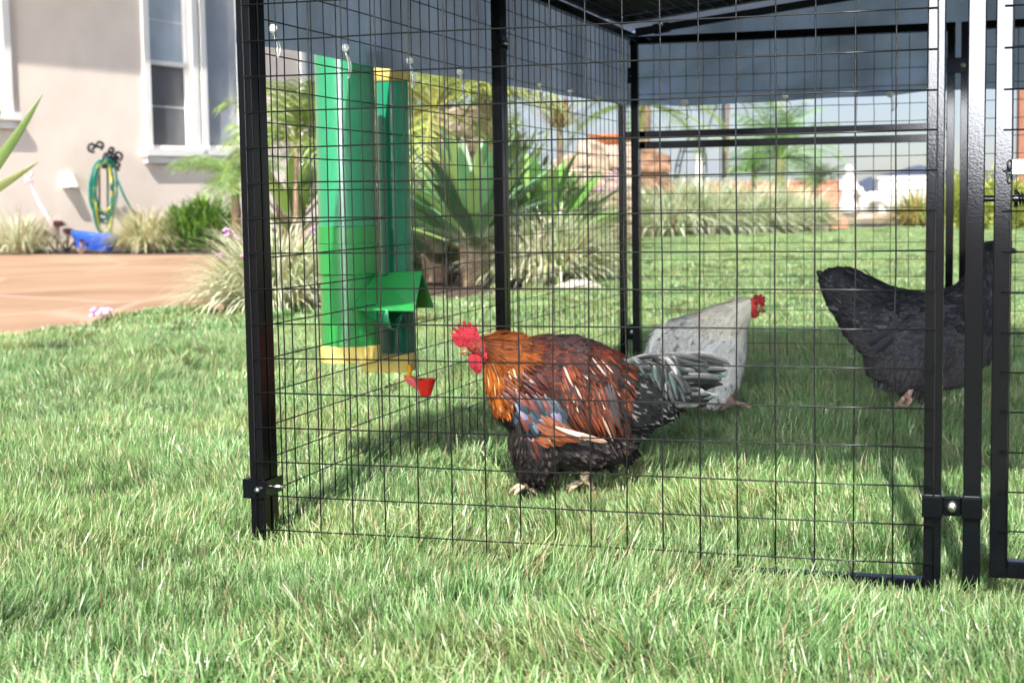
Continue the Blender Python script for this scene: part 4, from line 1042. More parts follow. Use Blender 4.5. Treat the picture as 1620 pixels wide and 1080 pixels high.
# hose holder, hose, tub
HB = W0 + WD * WP(168, 300)[0] + WN * .25
def hp(px, py, out=0.0):   # point on a plane just off the wall
    p = pl(px, py, W0 + WN * (.3 + out), WN); return p
def rel(p, base): return p - base
b0 = hp(170, 378); b0.z = 0
holder = empty('hose_stand', b0, 'black wrought iron scrollwork hose stand against the stucco wall', 'hose stand')
def scroll(c, r, a0, turns, sgn=1, n=16):
    return [(c[0] + sgn * r * (1 - .72 * i / n) * math.cos(a0 + turns * 6.28 * i / n), c[1] + r * (1 - .72 * i / n) * math.sin(a0 + turns * 6.28 * i / n)) for i in range(n + 1)]
m = MB(); rr = .017
def pt(px, py): return rel(hp(px, py), b0)
for px in (157, 170, 176): m.tube([pt(px, 262), pt(px + 1, 385)], rr, 6)
m.build('post', M_['iron'], holder)
for (cx, cy, r, sg) in ((146, 233, 8, 1), (157, 230, 7, -1), (171, 248, 9, 1), (186, 247, 8, -1), (186, 262, 7, 1), (177, 238, 6, 1), (166, 262, 8, -1), (180, 252, 12, 1)):
    m = MB(); m.tube([pt(x, y) for x, y in scroll((cx, cy), r, 1.2 if sg > 0 else 2, 1.1, sg)], rr * 1.25, 6); m.build('scroll', M_['iron'], holder, smooth=True)
m = MB(); 
for k in range(7):
    an = k * .9; m.ball(pt(174 + 7 * math.cos(an), 255 + 8 * math.sin(an)), .05, u=8, v=6)
m.build('cast_leaf', M_['iron'], holder, smooth=True)
M_['hoseg'] = mat('green_hose', (.01, .16, .12), .35); M_['hosey'] = mat('yellow_hose', (.45, .42, .06), .4)
m = MB(); HR = random.Random(4)
hose = empty('garden_hose', b0, 'coiled green and yellow garden hose hanging on the iron stand', 'garden hose')
for q in range(9):
    x0 = 143 + 1.2 * q + HR.uniform(-3, 2); x1 = 184 + HR.uniform(-4, 6); yb = 345 + HR.uniform(-14, 32); yt = 252 + HR.uniform(0, 6); pp = []
    for i in range(25):
        a = i / 24 * 6.283; w_ = .5 - .5 * math.cos(a)
        cx = (x0 + x1) / 2 + (x1 - x0) / 2 * math.cos(a) * (.75 + .25 * abs(math.sin(a * .5))); cy = (yt + yb) / 2 + (yb - yt) / 2 * math.sin(a)
        pp.append(rel(hp(cx, cy, .04 + .02 * HR.random()), b0))
    mm = MB(); mm.tube(pp, .019, 7); mm.build('coil', M_['hosey'] if q % 3 == 1 else M_['hoseg'], hose, smooth=True)
mm = MB(); mm.tube([rel(hp(*q_, .05), b0) for q_ in ((186, 285), (196, 310), (206, 328), (218, 345))], .019, 7); mm.build('coil', M_['hoseg'], hose, smooth=True)
M_['blue'] = mat('blue_plastic', (.02, .10, .55), .35)
bt = P(148, 384, 21.5); bt.z = 0
m = MB(); Mx = Matrix.Translation((0, 0, .0)) @ Matrix.Rotation(R(7), 4, 'Y') @ Matrix.Diagonal((1.3, .8, 1.15, 1))
m.lathe([(.0, .04), (.19, .04), (.235, .17), (.262, .20), (.262, .235), (.245, .235), (.20, .08), (.0, .07)], 30, Mx)
tub = m.build('plastic_tub', M_['blue'], None, smooth=True, auto=35); tub.location = bt; tag(tub, 'shallow bright blue plastic tub on the mulch under the hose', 'tub')

# ------------------------------------------------------------------ plants
M_['leaf'] = mat('leaf', (1, 1, 1), .45, attr='Col', trans=.3); M_['gloss_leaf'] = mat('waxy_leaf', (1, 1, 1), .4, attr='Col', trans=.12)
M_['bark'] = mat('bark', (.16, .10, .06), .9, c2=(.28, .2, .13), vscale=30, bump=.8, bscale=60)
M_['petal'] = mat('pink_petals', (.70, .42, .62), .6, trans=.3)
PR = random.Random(17)
def strap(mb, p, az, el, ln, wd, c, tip=None, bend=1.2, seg=7, fold=.2, wf=None, c0=None):
    d = Vector((math.cos(az), math.sin(az), 0)); s_ = Vector((-d.y, d.x, 0)); pos = Vector(p); vs = []; cs = []; c = Vector(c); tip = Vector(tip or c); c0 = Vector(c0 or c)
    for i in range(seg + 1):
        t = i / seg; a = el - bend * t * t; dd = d * math.cos(a) + Vector((0, 0, math.sin(a))); nn = s_.cross(dd) * -1
        w_ = wd * .5 * (wf(t) if wf else (1 - t ** 2.5) * min(1, .5 + 3 * t)) + wd * .01
        cc = c0.lerp(c, min(1, t * 4)).lerp(tip, t ** 2)
        vs += [pos - s_ * w_ + nn * w_ * fold, pos, pos + s_ * w_ + nn * w_ * fold]; cs += [cc, cc * .9, cc]
        pos = pos + dd * (ln / seg)
    mb.add(vs, [f for i in range(seg) for f in ((3 * i, 3 * i + 1, 3 * i + 4, 3 * i + 3), (3 * i + 1, 3 * i + 2, 3 * i + 5, 3 * i + 4))], cs=cs)
def base_at(px, py, D=None):
    if D is None: p = G(px, py)
    else: p = P(px, py, D)
    p.z = 0; return p
def hgt(px, py, D): return P(px, py, D).z
def dep(p): return (p - CAM).dot(_fw)
def grass_clump(px, py, r, h, n, label, group, D=None, cols=None, flowers=0, wd=.014, flat=.0):
    p = base_at(px, py, D); e = empty('tufted_plant', p, label, 'tufted plant', group); mb = MB()
    cols = cols or [((.68, .70, .46), .4), ((.82, .80, .62), .3), ((.28, .40, .14), .2), ((.50, .38, .20), .10)]
    for i in range(n):
        g = PR.random(); acc = 0
        for c, wgt in cols:
            acc += wgt
            if g < acc: break
        az = PR.uniform(0, 6.283); rr = r * .45 * math.sqrt(PR.random()); el = PR.uniform(.35, 1.5); ln = h * PR.uniform(.8, 1.35)
        strap(mb, (rr * math.cos(az), rr * math.sin(az), .01), az + PR.gauss(0, .4), el, ln, wd * PR.uniform(.6, 1.3), vary(PR, c, .25), None, PR.uniform(.9, 2.3), 6)
    mb.build('foliage', M_['leaf'], e, colors=True)
    for i in range(flowers):
        m2 = MB(); az = PR.uniform(3.4, 6.0); q = Vector((math.cos(az) * r * .8, math.sin(az) * r * .8, h * PR.uniform(.5, 1.15)))
        m2.tube([Vector((q.x * .2, q.y * .2, .05)), q * .7 + Vector((0, 0, .1)), q], .0035, 5)
        for j in range(11): 
            o_ = Vector((PR.gauss(0, 1), PR.gauss(0, 1), PR.gauss(0, 1))).normalized() * .022; m2.ball(q + o_, (.011, .011, .008), u=6, v=4)
        m2.build('flower', M_['petal'], e, smooth=True)
    return e
VG = 'variegated grass clumps by the patio'
DC = dep(G(430, 500))
grass_clump(438, 497, .40, .52, 1500, 'large variegated grass clump spilling onto the patio beside the coop post', VG, flowers=5, wd=.016)
D1_ = 20.6
grass_clump(35, 398, .62, .62, 800, 'small pale grass clump at the far left edge below the window', VG, D=21.5, cols=[((.55, .60, .40), .5), ((.70, .68, .50), .25), ((.48, .34, .18), .25)])
grass_clump(232, 397, .50, .60, 1200, 'straw and cream grass clump right of the blue tub', VG, D=21.4, cols=[((.66, .60, .36), .4), ((.76, .72, .50), .3), ((.30, .36, .12), .2), ((.50, .36, .18), .1)])
def bush(px, py, D, rx, h, n, label, cols, name='leafy_bush', ln=.14, wd=.03, cat='bush', group=None, flowers=None, up=.8, clumps=9):
    p = base_at(px, py, D); e = empty(name, p, label, cat, group); mb = MB()
    cl = [(Vector((PR.uniform(-.6, .6) * rx, PR.uniform(-.5, .5) * rx, h * PR.uniform(.25, .66))), PR.uniform(.4, .62)) for _ in range(clumps)]
    for i in range(n):
        c0, rf = cl[PR.randrange(len(cl))]; v = Vector((PR.gauss(0, 1), PR.gauss(0, 1), PR.gauss(0, 1))).normalized() * PR.uniform(.5, 1) ** .5
        q = c0 + Vector((v.x * rx * rf, v.y * rx * rf, v.z * h * rf * .9)); 
        if q.z < .02: q.z = PR.uniform(.02, .1)
        az = math.atan2(v.y, v.x) + PR.gauss(0, .5)
        strap(mb, q, az, up * PR.uniform(.2, 1.5), ln * PR.uniform(.7, 1.3), wd * PR.uniform(.7, 1.3), vary(PR, cols[PR.randrange(len(cols))], .3), None, .6, 3)
    mb.build('foliage', M_['leaf'], e, colors=True)
    m2 = MB()
    for _ in range(6): a = PR.uniform(0, 6.28); m2.tube([(0, 0, -.02), (math.cos(a) * rx * .3, math.sin(a) * rx * .3, h * .4)], [.02, .008], 6)
    m2.build('stem', M_['bark'], e)
    if flowers:
        for k in range(flowers[0]):
            m3 = MB(); a = PR.uniform(3.3, 6.1); q = Vector((math.cos(a) * rx * .8, math.sin(a) * rx * .6, h * PR.uniform(.5, 1.1)))
            for j in range(8): m3.ball(q + Vector((PR.gauss(0, .03), PR.gauss(0, .03), PR.gauss(0, .03))), .02, u=6, v=4)
            m3.build('flower', flowers[1], e, smooth=True)
    return e
bush(318, 396, 21.5, .55, .66, 2600, 'bright green low bush at the foot of the house wall', [(.10, .25, .03), (.17, .33, .05), (.05, .13, .02), (.26, .36, .07)], ln=.16, wd=.028)
def frond(mb, base, az, el, ln, c, bend=1.3, nl=26, ll=.28, wd=.012, rachis=None, droop=.35):
    d = Vector((math.cos(az), math.sin(az), 0)); s_ = Vector((-d.y, d.x, 0)); pos = Vector(base); pts = []
    for i in range(nl + 1):
        t = i / nl; a = el - bend * t ** 1.4; dd = (d * math.cos(a) + Vector((0, 0, math.sin(a)))); nn = (s_.cross(dd) * -1)
        pts.append(pos.copy())
        if t > .12:
            L_ = ll * (math.sin(math.pi * (.12 + .86 * t)) ** .6) * PR.uniform(.85, 1.1)
            for sg in (-1, 1):
                q = (s_ * sg * .8 + dd * .62 + nn * PR.uniform(-.1, .35) - Vector((0, 0, droop * PR.random()))).normalized(); e1 = pos + q * L_ * .55; e2 = pos + q * L_ - Vector((0, 0, L_ * droop * .6)); wv = dd * wd * .5
                cc = vary(PR, c, .25); mb.add([pos - wv, pos + wv, e1 + wv, e1 - wv, e2], [(0, 1, 2, 3), (3, 2, 4)], cs=[Vector(cc) * .8, Vector(cc) * .8, Vector(cc), Vector(cc), Vector(cc) * 1.1])
        pos = pos + dd * (ln / nl)
    mb.tube(pts[::3] + [pts[-1]], [.012 * ln * (1 - .8 * k / (len(pts[::3]))) for k in range(len(pts[::3]) + 1)], 5, c=(c[0] * 1.1, c[1] * .9, c[2]))
def palm(px, py, D, pcx, pcy, fl, nf, label, c=(.16, .30, .06), trunk=True, group=None, name='palm_tree', cat='palm', tr=.07, ll=.3, els=(-.1, 1.3), wd=.014, extra=None):
    p = base_at(px, py, D); top = P(pcx, pcy, D) - p; top.y = 0
    e = empty(name, p, label, cat, group)
    if trunk:
        m = MB(); pp = [Vector((0, 0, -.02)).lerp(top, i / 8) for i in range(9)]; m.tube(pp, [tr * (1.25 if i % 2 else 1.0) * (1.1 - .2 * i / 8) for i in range(9)], 10); m.build('trunk', M_['bark'], e, smooth=True)
    m = MB()
    for i in range(nf):
        az = i * 2.4 + PR.uniform(-.3, .3); frond(m, top, az, PR.uniform(*els), fl * PR.uniform(.8, 1.15), vary(PR, c, .3), PR.uniform(.8, 1.7), ll=ll, wd=wd)
    if extra: extra(m, top)
    m.build('crown', M_['leaf'], e, colors=True); return e
palm(378, 392, 17.5, 372, 285, .75, 18, 'feathery green palm in front of the house window, left of the coop post', (.20, .33, .09), group=None, tr=.05, ll=.30, els=(.1, 1.2))
m = MB(); q = P(352, 315, 15.0); 
# foliage behind the front left post: palm and bright cycad-like leaves
palm(468, 470, 13.0, 472, 225, .72, 24, 'tall loose palm seen between the corner post and the green tube', (.25, .36, .08), tr=.018, ll=.34, els=(.0, 1.4))
palm(700, 440, 14.5, 690, 175, 1.3, 30, 'yellow green palm behind the agave and the narrow tube', (.33, .40, .10), tr=.09, ll=.36, els=(-.3, 1.4))
palm(790, 400, 15.5, 770, 150, 1.2, 24, 'olive palm crown showing just under the side tarp', (.30, .36, .12), tr=.08, ll=.34, els=(-.3, 1.2))
palm(1018, 330, 26, 1018, 165, 1.7, 30, 'green palm rising behind the back left coop corner', (.20, .32, .07), tr=.10, ll=.36, els=(-.5, 1.3))
palm(1147, 330, 30, 1150, 140, 2.0, 22, 'yellowish palm with fronds hanging just below the back tarp', (.36, .46, .16), tr=.03, ll=.4, els=(-.7, .9))
palm(1233, 372, 29, 1233, 250, 1.25, 34, 'small bushy palm above the red brick wall behind the coop', (.17, .34, .08), tr=.09, ll=.42, els=(-.2, 1.5))
palm(1190, 372, 29.5, 1192, 275, .7, 14, 'low young palm left of the small bushy palm', (.20, .34, .10), tr=.05, ll=.3, els=(.2, 1.4))
palm(1288, 372, 29, 1290, 300, .75, 9, 'thin sparse palm with drooping dark leaves beside the white statue', (.13, .20, .06), tr=.04, ll=.22, els=(.1, 1.4))

# agave: thick broad leaves
def agave(px, py, D, n, ln, wd, label, cols, name='agave_plant', z0=.12, els=(.1, 1.45), seedaz=0, group=None):
    p = base_at(px, py, D); e = empty(name, p, label, 'agave', group)
    m = MB()
    for i in range(n):
        f = i / n; az = seedaz + i * 2.4; el = els[0] + (els[1] - els[0]) * f + PR.uniform(-.08, .08)
        strap(m, (math.cos(az) * .08, math.sin(az) * .08, z0 + .25 * f), az, el, ln * PR.uniform(.85, 1.1) * (1 - .2 * f), wd * PR.uniform(.85, 1.1), vary(PR, cols[PR.randrange(len(cols))], .15), None, PR.uniform(.1, .7) * (1 - f * .6), 9, .35,
              wf=lambda t: (.45 + 1.5 * t - .9 * t * t) * (1 - t ** 4) ** .8, c0=(.5, .55, .35))
    m.build('leaves', M_['gloss_leaf'], e, smooth=True, colors=True)
    m = MB(); m.tube([(0, 0, -.02), (0, 0, z0 + .3)], [.10, .13], 10); m.build('stem', M_['bark'], e); return e
agc = [(.08, .19, .075), (.14, .28, .12), (.04, .10, .04), (.22, .32, .10), (.24, .34, .21)]
agave(752, 450, 11.9, 70, .88, .11, 'large blue green agave rosette left of the middle side post', agc, z0=.25, els=(.22, 1.4))
agave(860, 432, 13.0, 30, .85, .14, 'bright green agave spreading right of the middle side post', [(.15, .32, .06), (.24, .40, .10), (.09, .2, .05)], z0=.15, els=(.25, 1.4))
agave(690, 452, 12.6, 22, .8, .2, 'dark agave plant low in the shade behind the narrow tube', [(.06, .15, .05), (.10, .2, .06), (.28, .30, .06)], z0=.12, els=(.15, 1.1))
grass_clump(868, 455, .50, .56, 1400, 'cream striped grass clump in front of the agaves', VG, D=11.9, flowers=0, wd=.02)
grass_clump(915, 420, .6, .9, 700, 'loose grass with lilac flowers against the stone wall', VG, D=18.5, cols=[((.30, .42, .18), .7), ((.5, .52, .35), .3)], flowers=12)
agave(464, 470, 13.4, 26, .62, .10, 'yellow green agave between the corner post and the wide green tube', [(.24, .36, .08), (.34, .44, .14), (.14, .26, .07)], z0=.35, els=(.2, 1.35))
# left foreground leaves of a plant outside the frame
ag = empty('spiky_leaf_plant', base_at(-60, 700, 6.2), 'two long pointed green leaves reaching in at the left edge', 'plant')
bq = ag.location
def leaf_to(pts, wd, c):
    m = MB(); P_ = [P(x, y, D) - bq for x, y, D in pts]; rows = []; cs = []
    n = 12
    for i in range(n + 1):
        t = i / n; p = P_[0] * (1 - t) ** 2 + P_[1] * 2 * t * (1 - t) + P_[2] * t * t; tg = ((P_[1] - P_[0]) * (1 - t) + (P_[2] - P_[1]) * t).normalized()
        s_ = tg.cross(Vector((.2, -1, .1))).normalized(); w_ = wd * .5 * (1 - t ** 1.8) + .0008; rows.append([p - s_ * w_, p + Vector((0, .008 * (1 - t), 0)), p + s_ * w_]); cs += [Vector(c), Vector(c) * .6, Vector(c)]
    m.grid(rows, cs=cs); o = m.build('leaf', M_['leaf'], ag, smooth=True, colors=True); s_ = o.modifiers.new('t', 'SOLIDIFY'); s_.thickness = .002
leaf_to([(-60, 330, 6.2), (20, 230, 6.1), (67, 150, 6.0)], .055, (.24, .34, .10)); leaf_to([(-60, 330, 6.2), (10, 290, 6.1), (60, 257, 6.0)], .045, (.30, .34, .12)); leaf_to([(-60, 340, 6.2), (-20, 220, 6.1), (4, 168, 6.1)], .04, (.26, .34, .12))
# purple aeoniums with a pale flower stalk
M_['aeo'] = mat('purple_leaf', (.10, .025, .045), .4, c2=(.22, .08, .08), vscale=30)
def aeonium(px, py, D, r, label):
    p = base_at(px, py, D); e = empty('aeonium', p, label, 'succulent', 'dark purple succulents by the blue tub')
    st = MB(); 
    for q in range(4):
        a = q * 1.7; c0 = Vector((math.cos(a) * r * .9, math.sin(a) * r * .6, r * (1.2 + .6 * (q % 2)))); st.tube([(0, 0, 0), tuple(c0)], .018, 6)
        m = MB()
        for i in range(22):
            az = i * 2.4; el = .1 + 1.3 * i / 22; strap(m, c0, az, el, r * .8 * (1 - .5 * i / 22), r * .36, (.2, .1, .1), None, -.2, 3, .2, wf=lambda t: (.4 + 1.3 * t) * (1 - t ** 5))
        m.build('rosette', M_['aeo'], e)
    st.build('stem', M_['bark'], e)
    return e
ae = aeonium(90, 390, 21.6, .20, 'cluster of dark purple succulent rosettes with a tall pale pink stalk')
aeonium(128, 392, 21.1, .09, 'low dark red succulent directly in front of the blue tub')
aeonium(106, 386, 22.0, .15, 'purple succulent between the flower stalk and the blue tub')
M_['stalk'] = mat('pale_stalk', (.62, .42, .46), .6)
m = MB(); m.tube([P(x, y, 21.6) - ae.location for x, y in ((92, 370), (80, 352), (62, 322), (50, 295), (44, 280))], [.035, .032, .028, .02, .012], 7)
for k in range(26): 
    q = P(44 + PR.uniform(-6, 8), 279 + PR.uniform(-6, 12), 21.6 + PR.uniform(-.1, .1)) - ae.location; m.ball(q, .018, u=6, v=4)
m.build('flower_stalk', M_['stalk'], ae, smooth=True)
# cordyline (red straps)
cp = base_at(885, 330, 17.0); e = empty('red_cordyline', cp, 'dark red spiky cordyline under the side tarp edge', 'plant'); m = MB(); tz = P(885, 205, 17.0) - cp
for i in range(60): strap(m, tz, PR.uniform(0, 6.28), PR.uniform(.2, 1.5), PR.uniform(.3, .48), .035, vary(PR, (.28, .07, .04), .4), None, PR.uniform(.2, .9), 5)
m.build('crown', M_['leaf'], e, colors=True); m = MB(); m.tube([(0, 0, 0), tuple(tz)], .03, 8); m.build('trunk', M_['bark'], e)
# far shrubs and trees
hc = [(.42, .50, .26), (.55, .58, .36), (.30, .42, .18), (.50, .44, .26)]
for (px, py, D, r, h, lb) in ((1058, 376, 24.0, .78, .95, 'pale feathery shrub next to the back left coop corner'), (1112, 374, 24.4, .78, .98, 'pale feathery shrub, second in the row behind the coop'), (1170, 373, 24.8, .78, .86, 'pale feathery shrub below the thin dark pole'), (1222, 371, 25.3, .76, .8, 'pale feathery shrub below the small bushy palm'), (1268, 370, 25.8, .6, .74, 'pale feathery shrub last in the row, beside the terracotta edging')):
    grass_clump(px, py, r, h, 1000, lb, 'pale shrubs in a row beyond the lawn', D=D, cols=[((.62, .70, .46), .45), ((.80, .82, .62), .32), ((.30, .42, .18), .13), ((.45, .34, .18), .10)], wd=.026)
yc = [(.46, .50, .10), (.60, .62, .18), (.24, .32, .06)]
bush(1535, 372, 26, .75, .95, 2200, 'yellow green hedge bush seen between the right coop posts', yc, ln=.14, wd=.05, group='yellow green bushes on the right', clumps=12)
bush(1610, 372, 25, .8, .85, 2200, 'yellow green hedge bush at the right edge of the picture', yc, ln=.14, wd=.05, group='yellow green bushes on the right', clumps=12)
grass_clump(1455, 362, .55, .75, 500, 'yellow tipped grass tuft in the dark mulch near the right posts', None, D=28.5, cols=[((.45, .46, .14), .5), ((.5, .34, .14), .3), ((.2, .3, .08), .2)], wd=.03)
bush(1392, 300, 44, .25, .5, 300, 'small lime green shrub before the distant hill', [(.35, .45, .05)], ln=.1, wd=.04)
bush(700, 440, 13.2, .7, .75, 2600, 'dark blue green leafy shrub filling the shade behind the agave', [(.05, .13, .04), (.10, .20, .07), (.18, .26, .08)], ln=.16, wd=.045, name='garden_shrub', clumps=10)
bush(855, 425, 15.5, .6, .8, 1600, 'mid green shrub under the stone wall beside the bright agave', [(.08, .18, .05), (.16, .28, .08), (.26, .34, .12)], ln=.15, wd=.04, name='garden_shrub', clumps=9)
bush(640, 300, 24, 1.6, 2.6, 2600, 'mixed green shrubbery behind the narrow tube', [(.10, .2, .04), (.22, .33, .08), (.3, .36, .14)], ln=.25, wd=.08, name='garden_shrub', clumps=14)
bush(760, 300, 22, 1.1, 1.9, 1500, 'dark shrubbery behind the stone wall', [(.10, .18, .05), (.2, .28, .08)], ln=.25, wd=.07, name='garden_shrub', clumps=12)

# ------------------------------------------------------------------ stone wall, garden wall, ornaments, hills
M_['stone'] = mat('tan_stone', (.32, .23, .145), .85, c2=(.43, .35, .27), vscale=5, var=.25, bump=.8, bscale=12, attr=None)
M_['brownstone'] = mat('brown_stone', (.15, .078, .042), .85, c2=(.26, .15, .09), vscale=7, var=.3, bump=.8, bscale=12)
SR = random.Random(9)
def rock(mb, c, sx, sy, sz):
    rs = 7; vs = []; ang = SR.uniform(0, 3); u_, v_ = 8, 6; M3 = Matrix.Rotation(SR.uniform(-.25, .25), 3, 'Y')
    s0 = SR.uniform(0, 99)
    o = len(mb.v); V = []; F_ = []
    for i in range(v_ + 1):
        th = math.pi * i / v_
        for k in range(u_):
            an = 2 * math.pi * k / u_; q = Vector((math.sin(th) * math.cos(an), math.sin(th) * math.sin(an), math.cos(th)))
            mxx = max(abs(q.x), abs(q.y), abs(q.z)); q = q.lerp(q / mxx, .55) * (1 + .22 * noise.noise(q * 1.7 + Vector((s0, 0, 0))))
            V.append(Vector(c) + M3 @ Vector((q.x * sx, q.y * sy, q.z * sz)))
    for i in range(v_):
        for k in range(u_): k2 = (k + 1) % u_; F_.append((i * u_ + k, (i + 1) * u_ + k, (i + 1) * u_ + k2, i * u_ + k2))
    mb.add(V, F_)
def stonewall(name, label, x0, x1, topf, D, m, sw=.24, sh=.10, depth=.28, cat='stone wall'):
    a = base_at(x0, 350, D); b = base_at(x1, 350, D); mb = MB(); ln = b.x - a.x; z = .06
    while z < 3.0:
        x = SR.uniform(-.1, .1)
        hh = sh * SR.uniform(.8, 1.3)
        while x < ln:
            w_ = sw * SR.uniform(.6, 1.5); px = x0 + (x1 - x0) * (x + w_ / 2) / ln
            if z < P(px, topf(px), D).z: rock(mb, (min(max(x + w_ / 2, w_ * .4), ln - w_ * .4), SR.uniform(-.05, .05), z), w_ * .6, depth * .6, hh * .68)
            x += w_
        z += hh
    o = mb.build(name, m, None); o.location = a; tag(o, label, cat); return o
stonewall('stone_wall', 'tan stacked stone wall behind the agaves, right section under the terracotta bowl', 872, 1003, lambda x: interp([(872, 262), (900, 245), (940, 236), (1003, 234)], x), 21.0, M_['stone'], .34, .15)
stonewall('stone_pillar', 'rough tan stone pillar standing behind the agave leaves', 690, 770, lambda x: interp([(690, 215), (715, 180), (755, 176), (770, 200)], x), 16.6, M_['stone'], .3, .14)
stonewall('brown_stone_pillar', 'brown rock pillar just right of the back left coop corner', 1003, 1054, lambda x: interp([(1003, 232), (1030, 235), (1034, 242), (1054, 243)], x), 24.8, M_['brownstone'], .30, .16, cat='stone pillar')
M_['rock'] = mat('pale_rock', (.42, .37, .31), .85, var=.2, vscale=8, bump=.7, bscale=20)
for k, (px, py, D, w_, lb) in enumerate(((925, 460, 11.0, .13, 'pale flat edging rock where the mulch meets the lawn'), (893, 466, 10.8, .08, 'small pale rock at the edge of the mulch under the striped grass'))):
    mb = MB(); rock(mb, (0, 0, .03), w_, .10, .045); o = mb.build('edging_rock', M_['rock']); o.location = base_at(px, py, D); tag(o, lb, 'rock')
M_['terra'] = mat('terracotta', (.52, .17, .06), .7, var=.12, vscale=6)
for (px, py, lb) in ((968, 236, 'wide orange terracotta bowl on top of the stone wall'),):
    mb = MB(); mb.lathe([(.0, 0), (.13, 0), (.20, .05), (.235, .12), (.25, .125), (.25, .15), (.22, .15), (.19, .06), (.0, .03)], 28); o = mb.build('terracotta_bowl', M_['terra'], None, smooth=True, auto=40); o.location = P(px, py, 21.0); o.scale = (1.3, 1.3, 1.3); tag(o, lb, 'planter bowl')
M_['brick'] = mat('red_brick', (.42, .15, .09), .85, c2=(.52, .24, .16), vscale=9, var=.2)
a = base_at(1050, 300, 40.0); b = base_at(1345, 300, 40.0); zt = P(1200, 287, 40.0).z
mb = MB(); mb.box(0, b.x - a.x, 0, .3, 0, zt - .06); mb.box(-.03, b.x - a.x + .03, -.04, .34, zt - .06, zt); o = mb.build('brick_wall', M_['brick']); o.location = a; bevel(o, .01); tag(o, 'low red brick garden wall beyond the pale shrubs', 'garden wall')
a = base_at(1303, 375, 28.0); b = base_at(1352, 375, 28.0); mb = MB(); 
for k in range(5): rock(mb, (k * .09, 0, .10), .08, .08, .13)
o = mb.build('terracotta_edging', M_['brick']); o.location = a; tag(o, 'terracotta coloured edging stones at the end of the shrub row', 'edging')
# white wall and white statues
a = base_at(1390, 340, 43); mb = MB(); w_ = base_at(1468, 340, 43).x - a.x; zt = P(1400, 279, 43).z
mb.box(0, w_, 0, .5, 0, zt - .1); mb.box(-.05, w_ + .05, -.05, .55, zt - .1, zt); o = mb.build('white_garden_wall', M_['white']); o.location = a; bevel(o, .02); tag(o, 'white plaster garden wall in front of the blue hill', 'garden wall')
a = base_at(1270, 345, 38.0); mb = MB(); w_ = base_at(1500, 345, 38.0).x - a.x; mb.box(0, w_, 0, .3, 0, P(1380, 338, 38.0).z); o = mb.build('stone_ledge', M_['stone']); o.location = a; bevel(o, .02); tag(o, 'low tan stone ledge carrying the white statues', 'ledge')
def statue(pts, D, label, name='white_statue'):
    b = base_at(pts[0], 345, D); e = MB(); zt_ = P(1380, 338, 38.0).z
    for ch in pts[1]:
        bm_pts = [P(x, y, D) - b for x, y, r in ch]; e.tube(bm_pts, [r / F * D for x, y, r in ch], 12)
    o = e.build(name, M_['white'], None, smooth=True); o.location = b; tag(o, label, 'statue'); return o
statue((1342, [[(1342, 338, 16), (1342, 331, 16), (1341, 322, 14), (1340, 312, 9), (1342, 302, 9), (1343, 290, 11), (1344, 279, 10), (1344, 272, 5), (1343, 266, 7), (1343, 261, 3)], [(1346, 284, 6), (1354, 296, 6), (1350, 308, 4)], [(1333, 286, 4), (1331, 300, 4), (1336, 312, 3)]]), 38.1, 'tall white standing statue at the left end of the ledge')
statue((1385, [[(1366, 338, 8), (1368, 318, 9), (1378, 312, 10), (1392, 312, 11), (1405, 320, 9), (1412, 338, 7)], [(1372, 314, 5), (1362, 303, 5), (1359, 297, 5)], [(1398, 312, 7), (1410, 306, 5), (1420, 312, 4)]]), 38.1, 'low white reclining statue right of the standing one')
statue((1435, [[(1430, 338, 9), (1436, 316, 9), (1446, 310, 8), (1456, 318, 7), (1460, 338, 7)], [(1440, 312, 5), (1436, 303, 5)]]), 38.15, 'white rounded statue at the right end of the ledge')
statue((1106, [[(1106, 335, 9), (1106, 300, 7), (1106, 288, 9), (1105, 284, 5), (1106, 268, 7), (1106, 256, 6), (1105, 248, 4), (1104, 243, 4)]]), 26.5, 'slim white statue between the legs of the dark metal arch')
# metal arch frame
b = base_at(1090, 345, 27.0); e = empty('garden_arch', b, 'dark metal lattice arch frame above the pale shrubs', 'garden arch')
for ch in ([(1072, 330), (1072, 290), (1077, 258), (1086, 225), (1098, 205)], [(1066, 330), (1066, 290), (1070, 260), (1080, 225)], [(1112, 330), (1112, 280), (1112, 250), (1106, 225), (1098, 205)], [(1118, 330), (1118, 280), (1117, 248), (1110, 222)]):
    m = MB(); m.tube([P(x, y, 27.0) - b for x, y in ch], .016, 6); m.build('leg', M_['iron'], e)
for ch in ([(1067, 285), (1072, 275)], [(1070, 262), (1075, 262)], [(1078, 240), (1112, 240)], [(1068, 300), (1118, 300)], [(1112, 262), (1118, 255)], [(1112, 285), (1118, 278)]):
    m = MB(); m.tube([P(x, y, 27.0) - b for x, y in ch], .014, 6); m.build('crossbar', M_['iron'], e)
b = base_at(1145, 340, 26); m = MB(); m.tube([(0, 0, 0), (0, 0, 2.6)], .035, 10); m.tube([(0, 0, 2.6), (0, 0, 2.95)], [.12, .05], 10); m.tube([(0, 0, 0), (0, 0, .08)], .09, 10); o = m.build('lamp_post', M_['iron'], None, smooth=True, auto=40); o.location = b; tag(o, 'slim dark lamp post rising between two palms', 'lamp post')
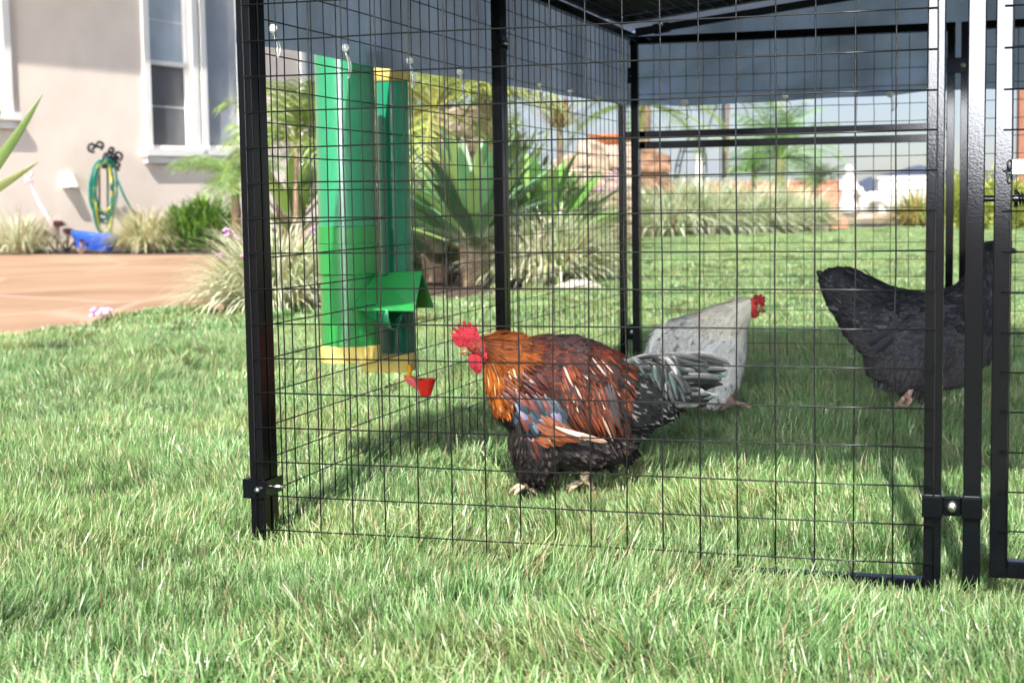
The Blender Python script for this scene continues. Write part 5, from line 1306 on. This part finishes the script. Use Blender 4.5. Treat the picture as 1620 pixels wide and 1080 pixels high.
# patio cover post at far right
M_['wood'] = mat('brown_wood', (.22, .09, .05), .7, var=.2, vscale=12)
b = base_at(1614, 360, 31); m = MB(); m.box(-.08, .08, -.08, .08, 0, 3.2); m.box(-.16, 1.6, -.10, .10, 3.2, 3.45); m.box(-.12, .12, -.12, .12, 0, .25); o = m.build('pergola_post', M_['wood']); o.location = b; bevel(o, .01); tag(o, 'reddish brown wooden pergola post at the right edge', 'pergola')
b = base_at(1640, 360, 34); m = MB(); m.box(-.2, 2.5, 0, .3, 0, 2.9); o = m.build('white_garden_shed', M_['white']); o.location = b; bevel(o, .02); tag(o, 'white wall behind the brown pergola post', 'wall')
# fallen blossoms on the grass edge
for k, (px, py) in enumerate(((150, 506), (158, 504), (165, 507))):
    m = MB()
    for j in range(9): m.ball((PR.gauss(0, .022), PR.gauss(0, .022), PR.uniform(.03, .06)), (.02, .02, .007), u=6, v=4, M=Matrix.Rotation(PR.uniform(0, 1), 3, 'X'))
    o = m.build('fallen_blossom', M_['petal'], None, smooth=True); o.location = G(px, py, .02); tag(o, ('leftmost of the three pink blossoms fallen at the patio edge', 'middle one of the three pink blossoms fallen at the patio edge', 'rightmost of the three pink blossoms fallen at the patio edge')[k], 'blossom', 'pink blossoms fallen at the patio edge')
# hills: real ridges far away
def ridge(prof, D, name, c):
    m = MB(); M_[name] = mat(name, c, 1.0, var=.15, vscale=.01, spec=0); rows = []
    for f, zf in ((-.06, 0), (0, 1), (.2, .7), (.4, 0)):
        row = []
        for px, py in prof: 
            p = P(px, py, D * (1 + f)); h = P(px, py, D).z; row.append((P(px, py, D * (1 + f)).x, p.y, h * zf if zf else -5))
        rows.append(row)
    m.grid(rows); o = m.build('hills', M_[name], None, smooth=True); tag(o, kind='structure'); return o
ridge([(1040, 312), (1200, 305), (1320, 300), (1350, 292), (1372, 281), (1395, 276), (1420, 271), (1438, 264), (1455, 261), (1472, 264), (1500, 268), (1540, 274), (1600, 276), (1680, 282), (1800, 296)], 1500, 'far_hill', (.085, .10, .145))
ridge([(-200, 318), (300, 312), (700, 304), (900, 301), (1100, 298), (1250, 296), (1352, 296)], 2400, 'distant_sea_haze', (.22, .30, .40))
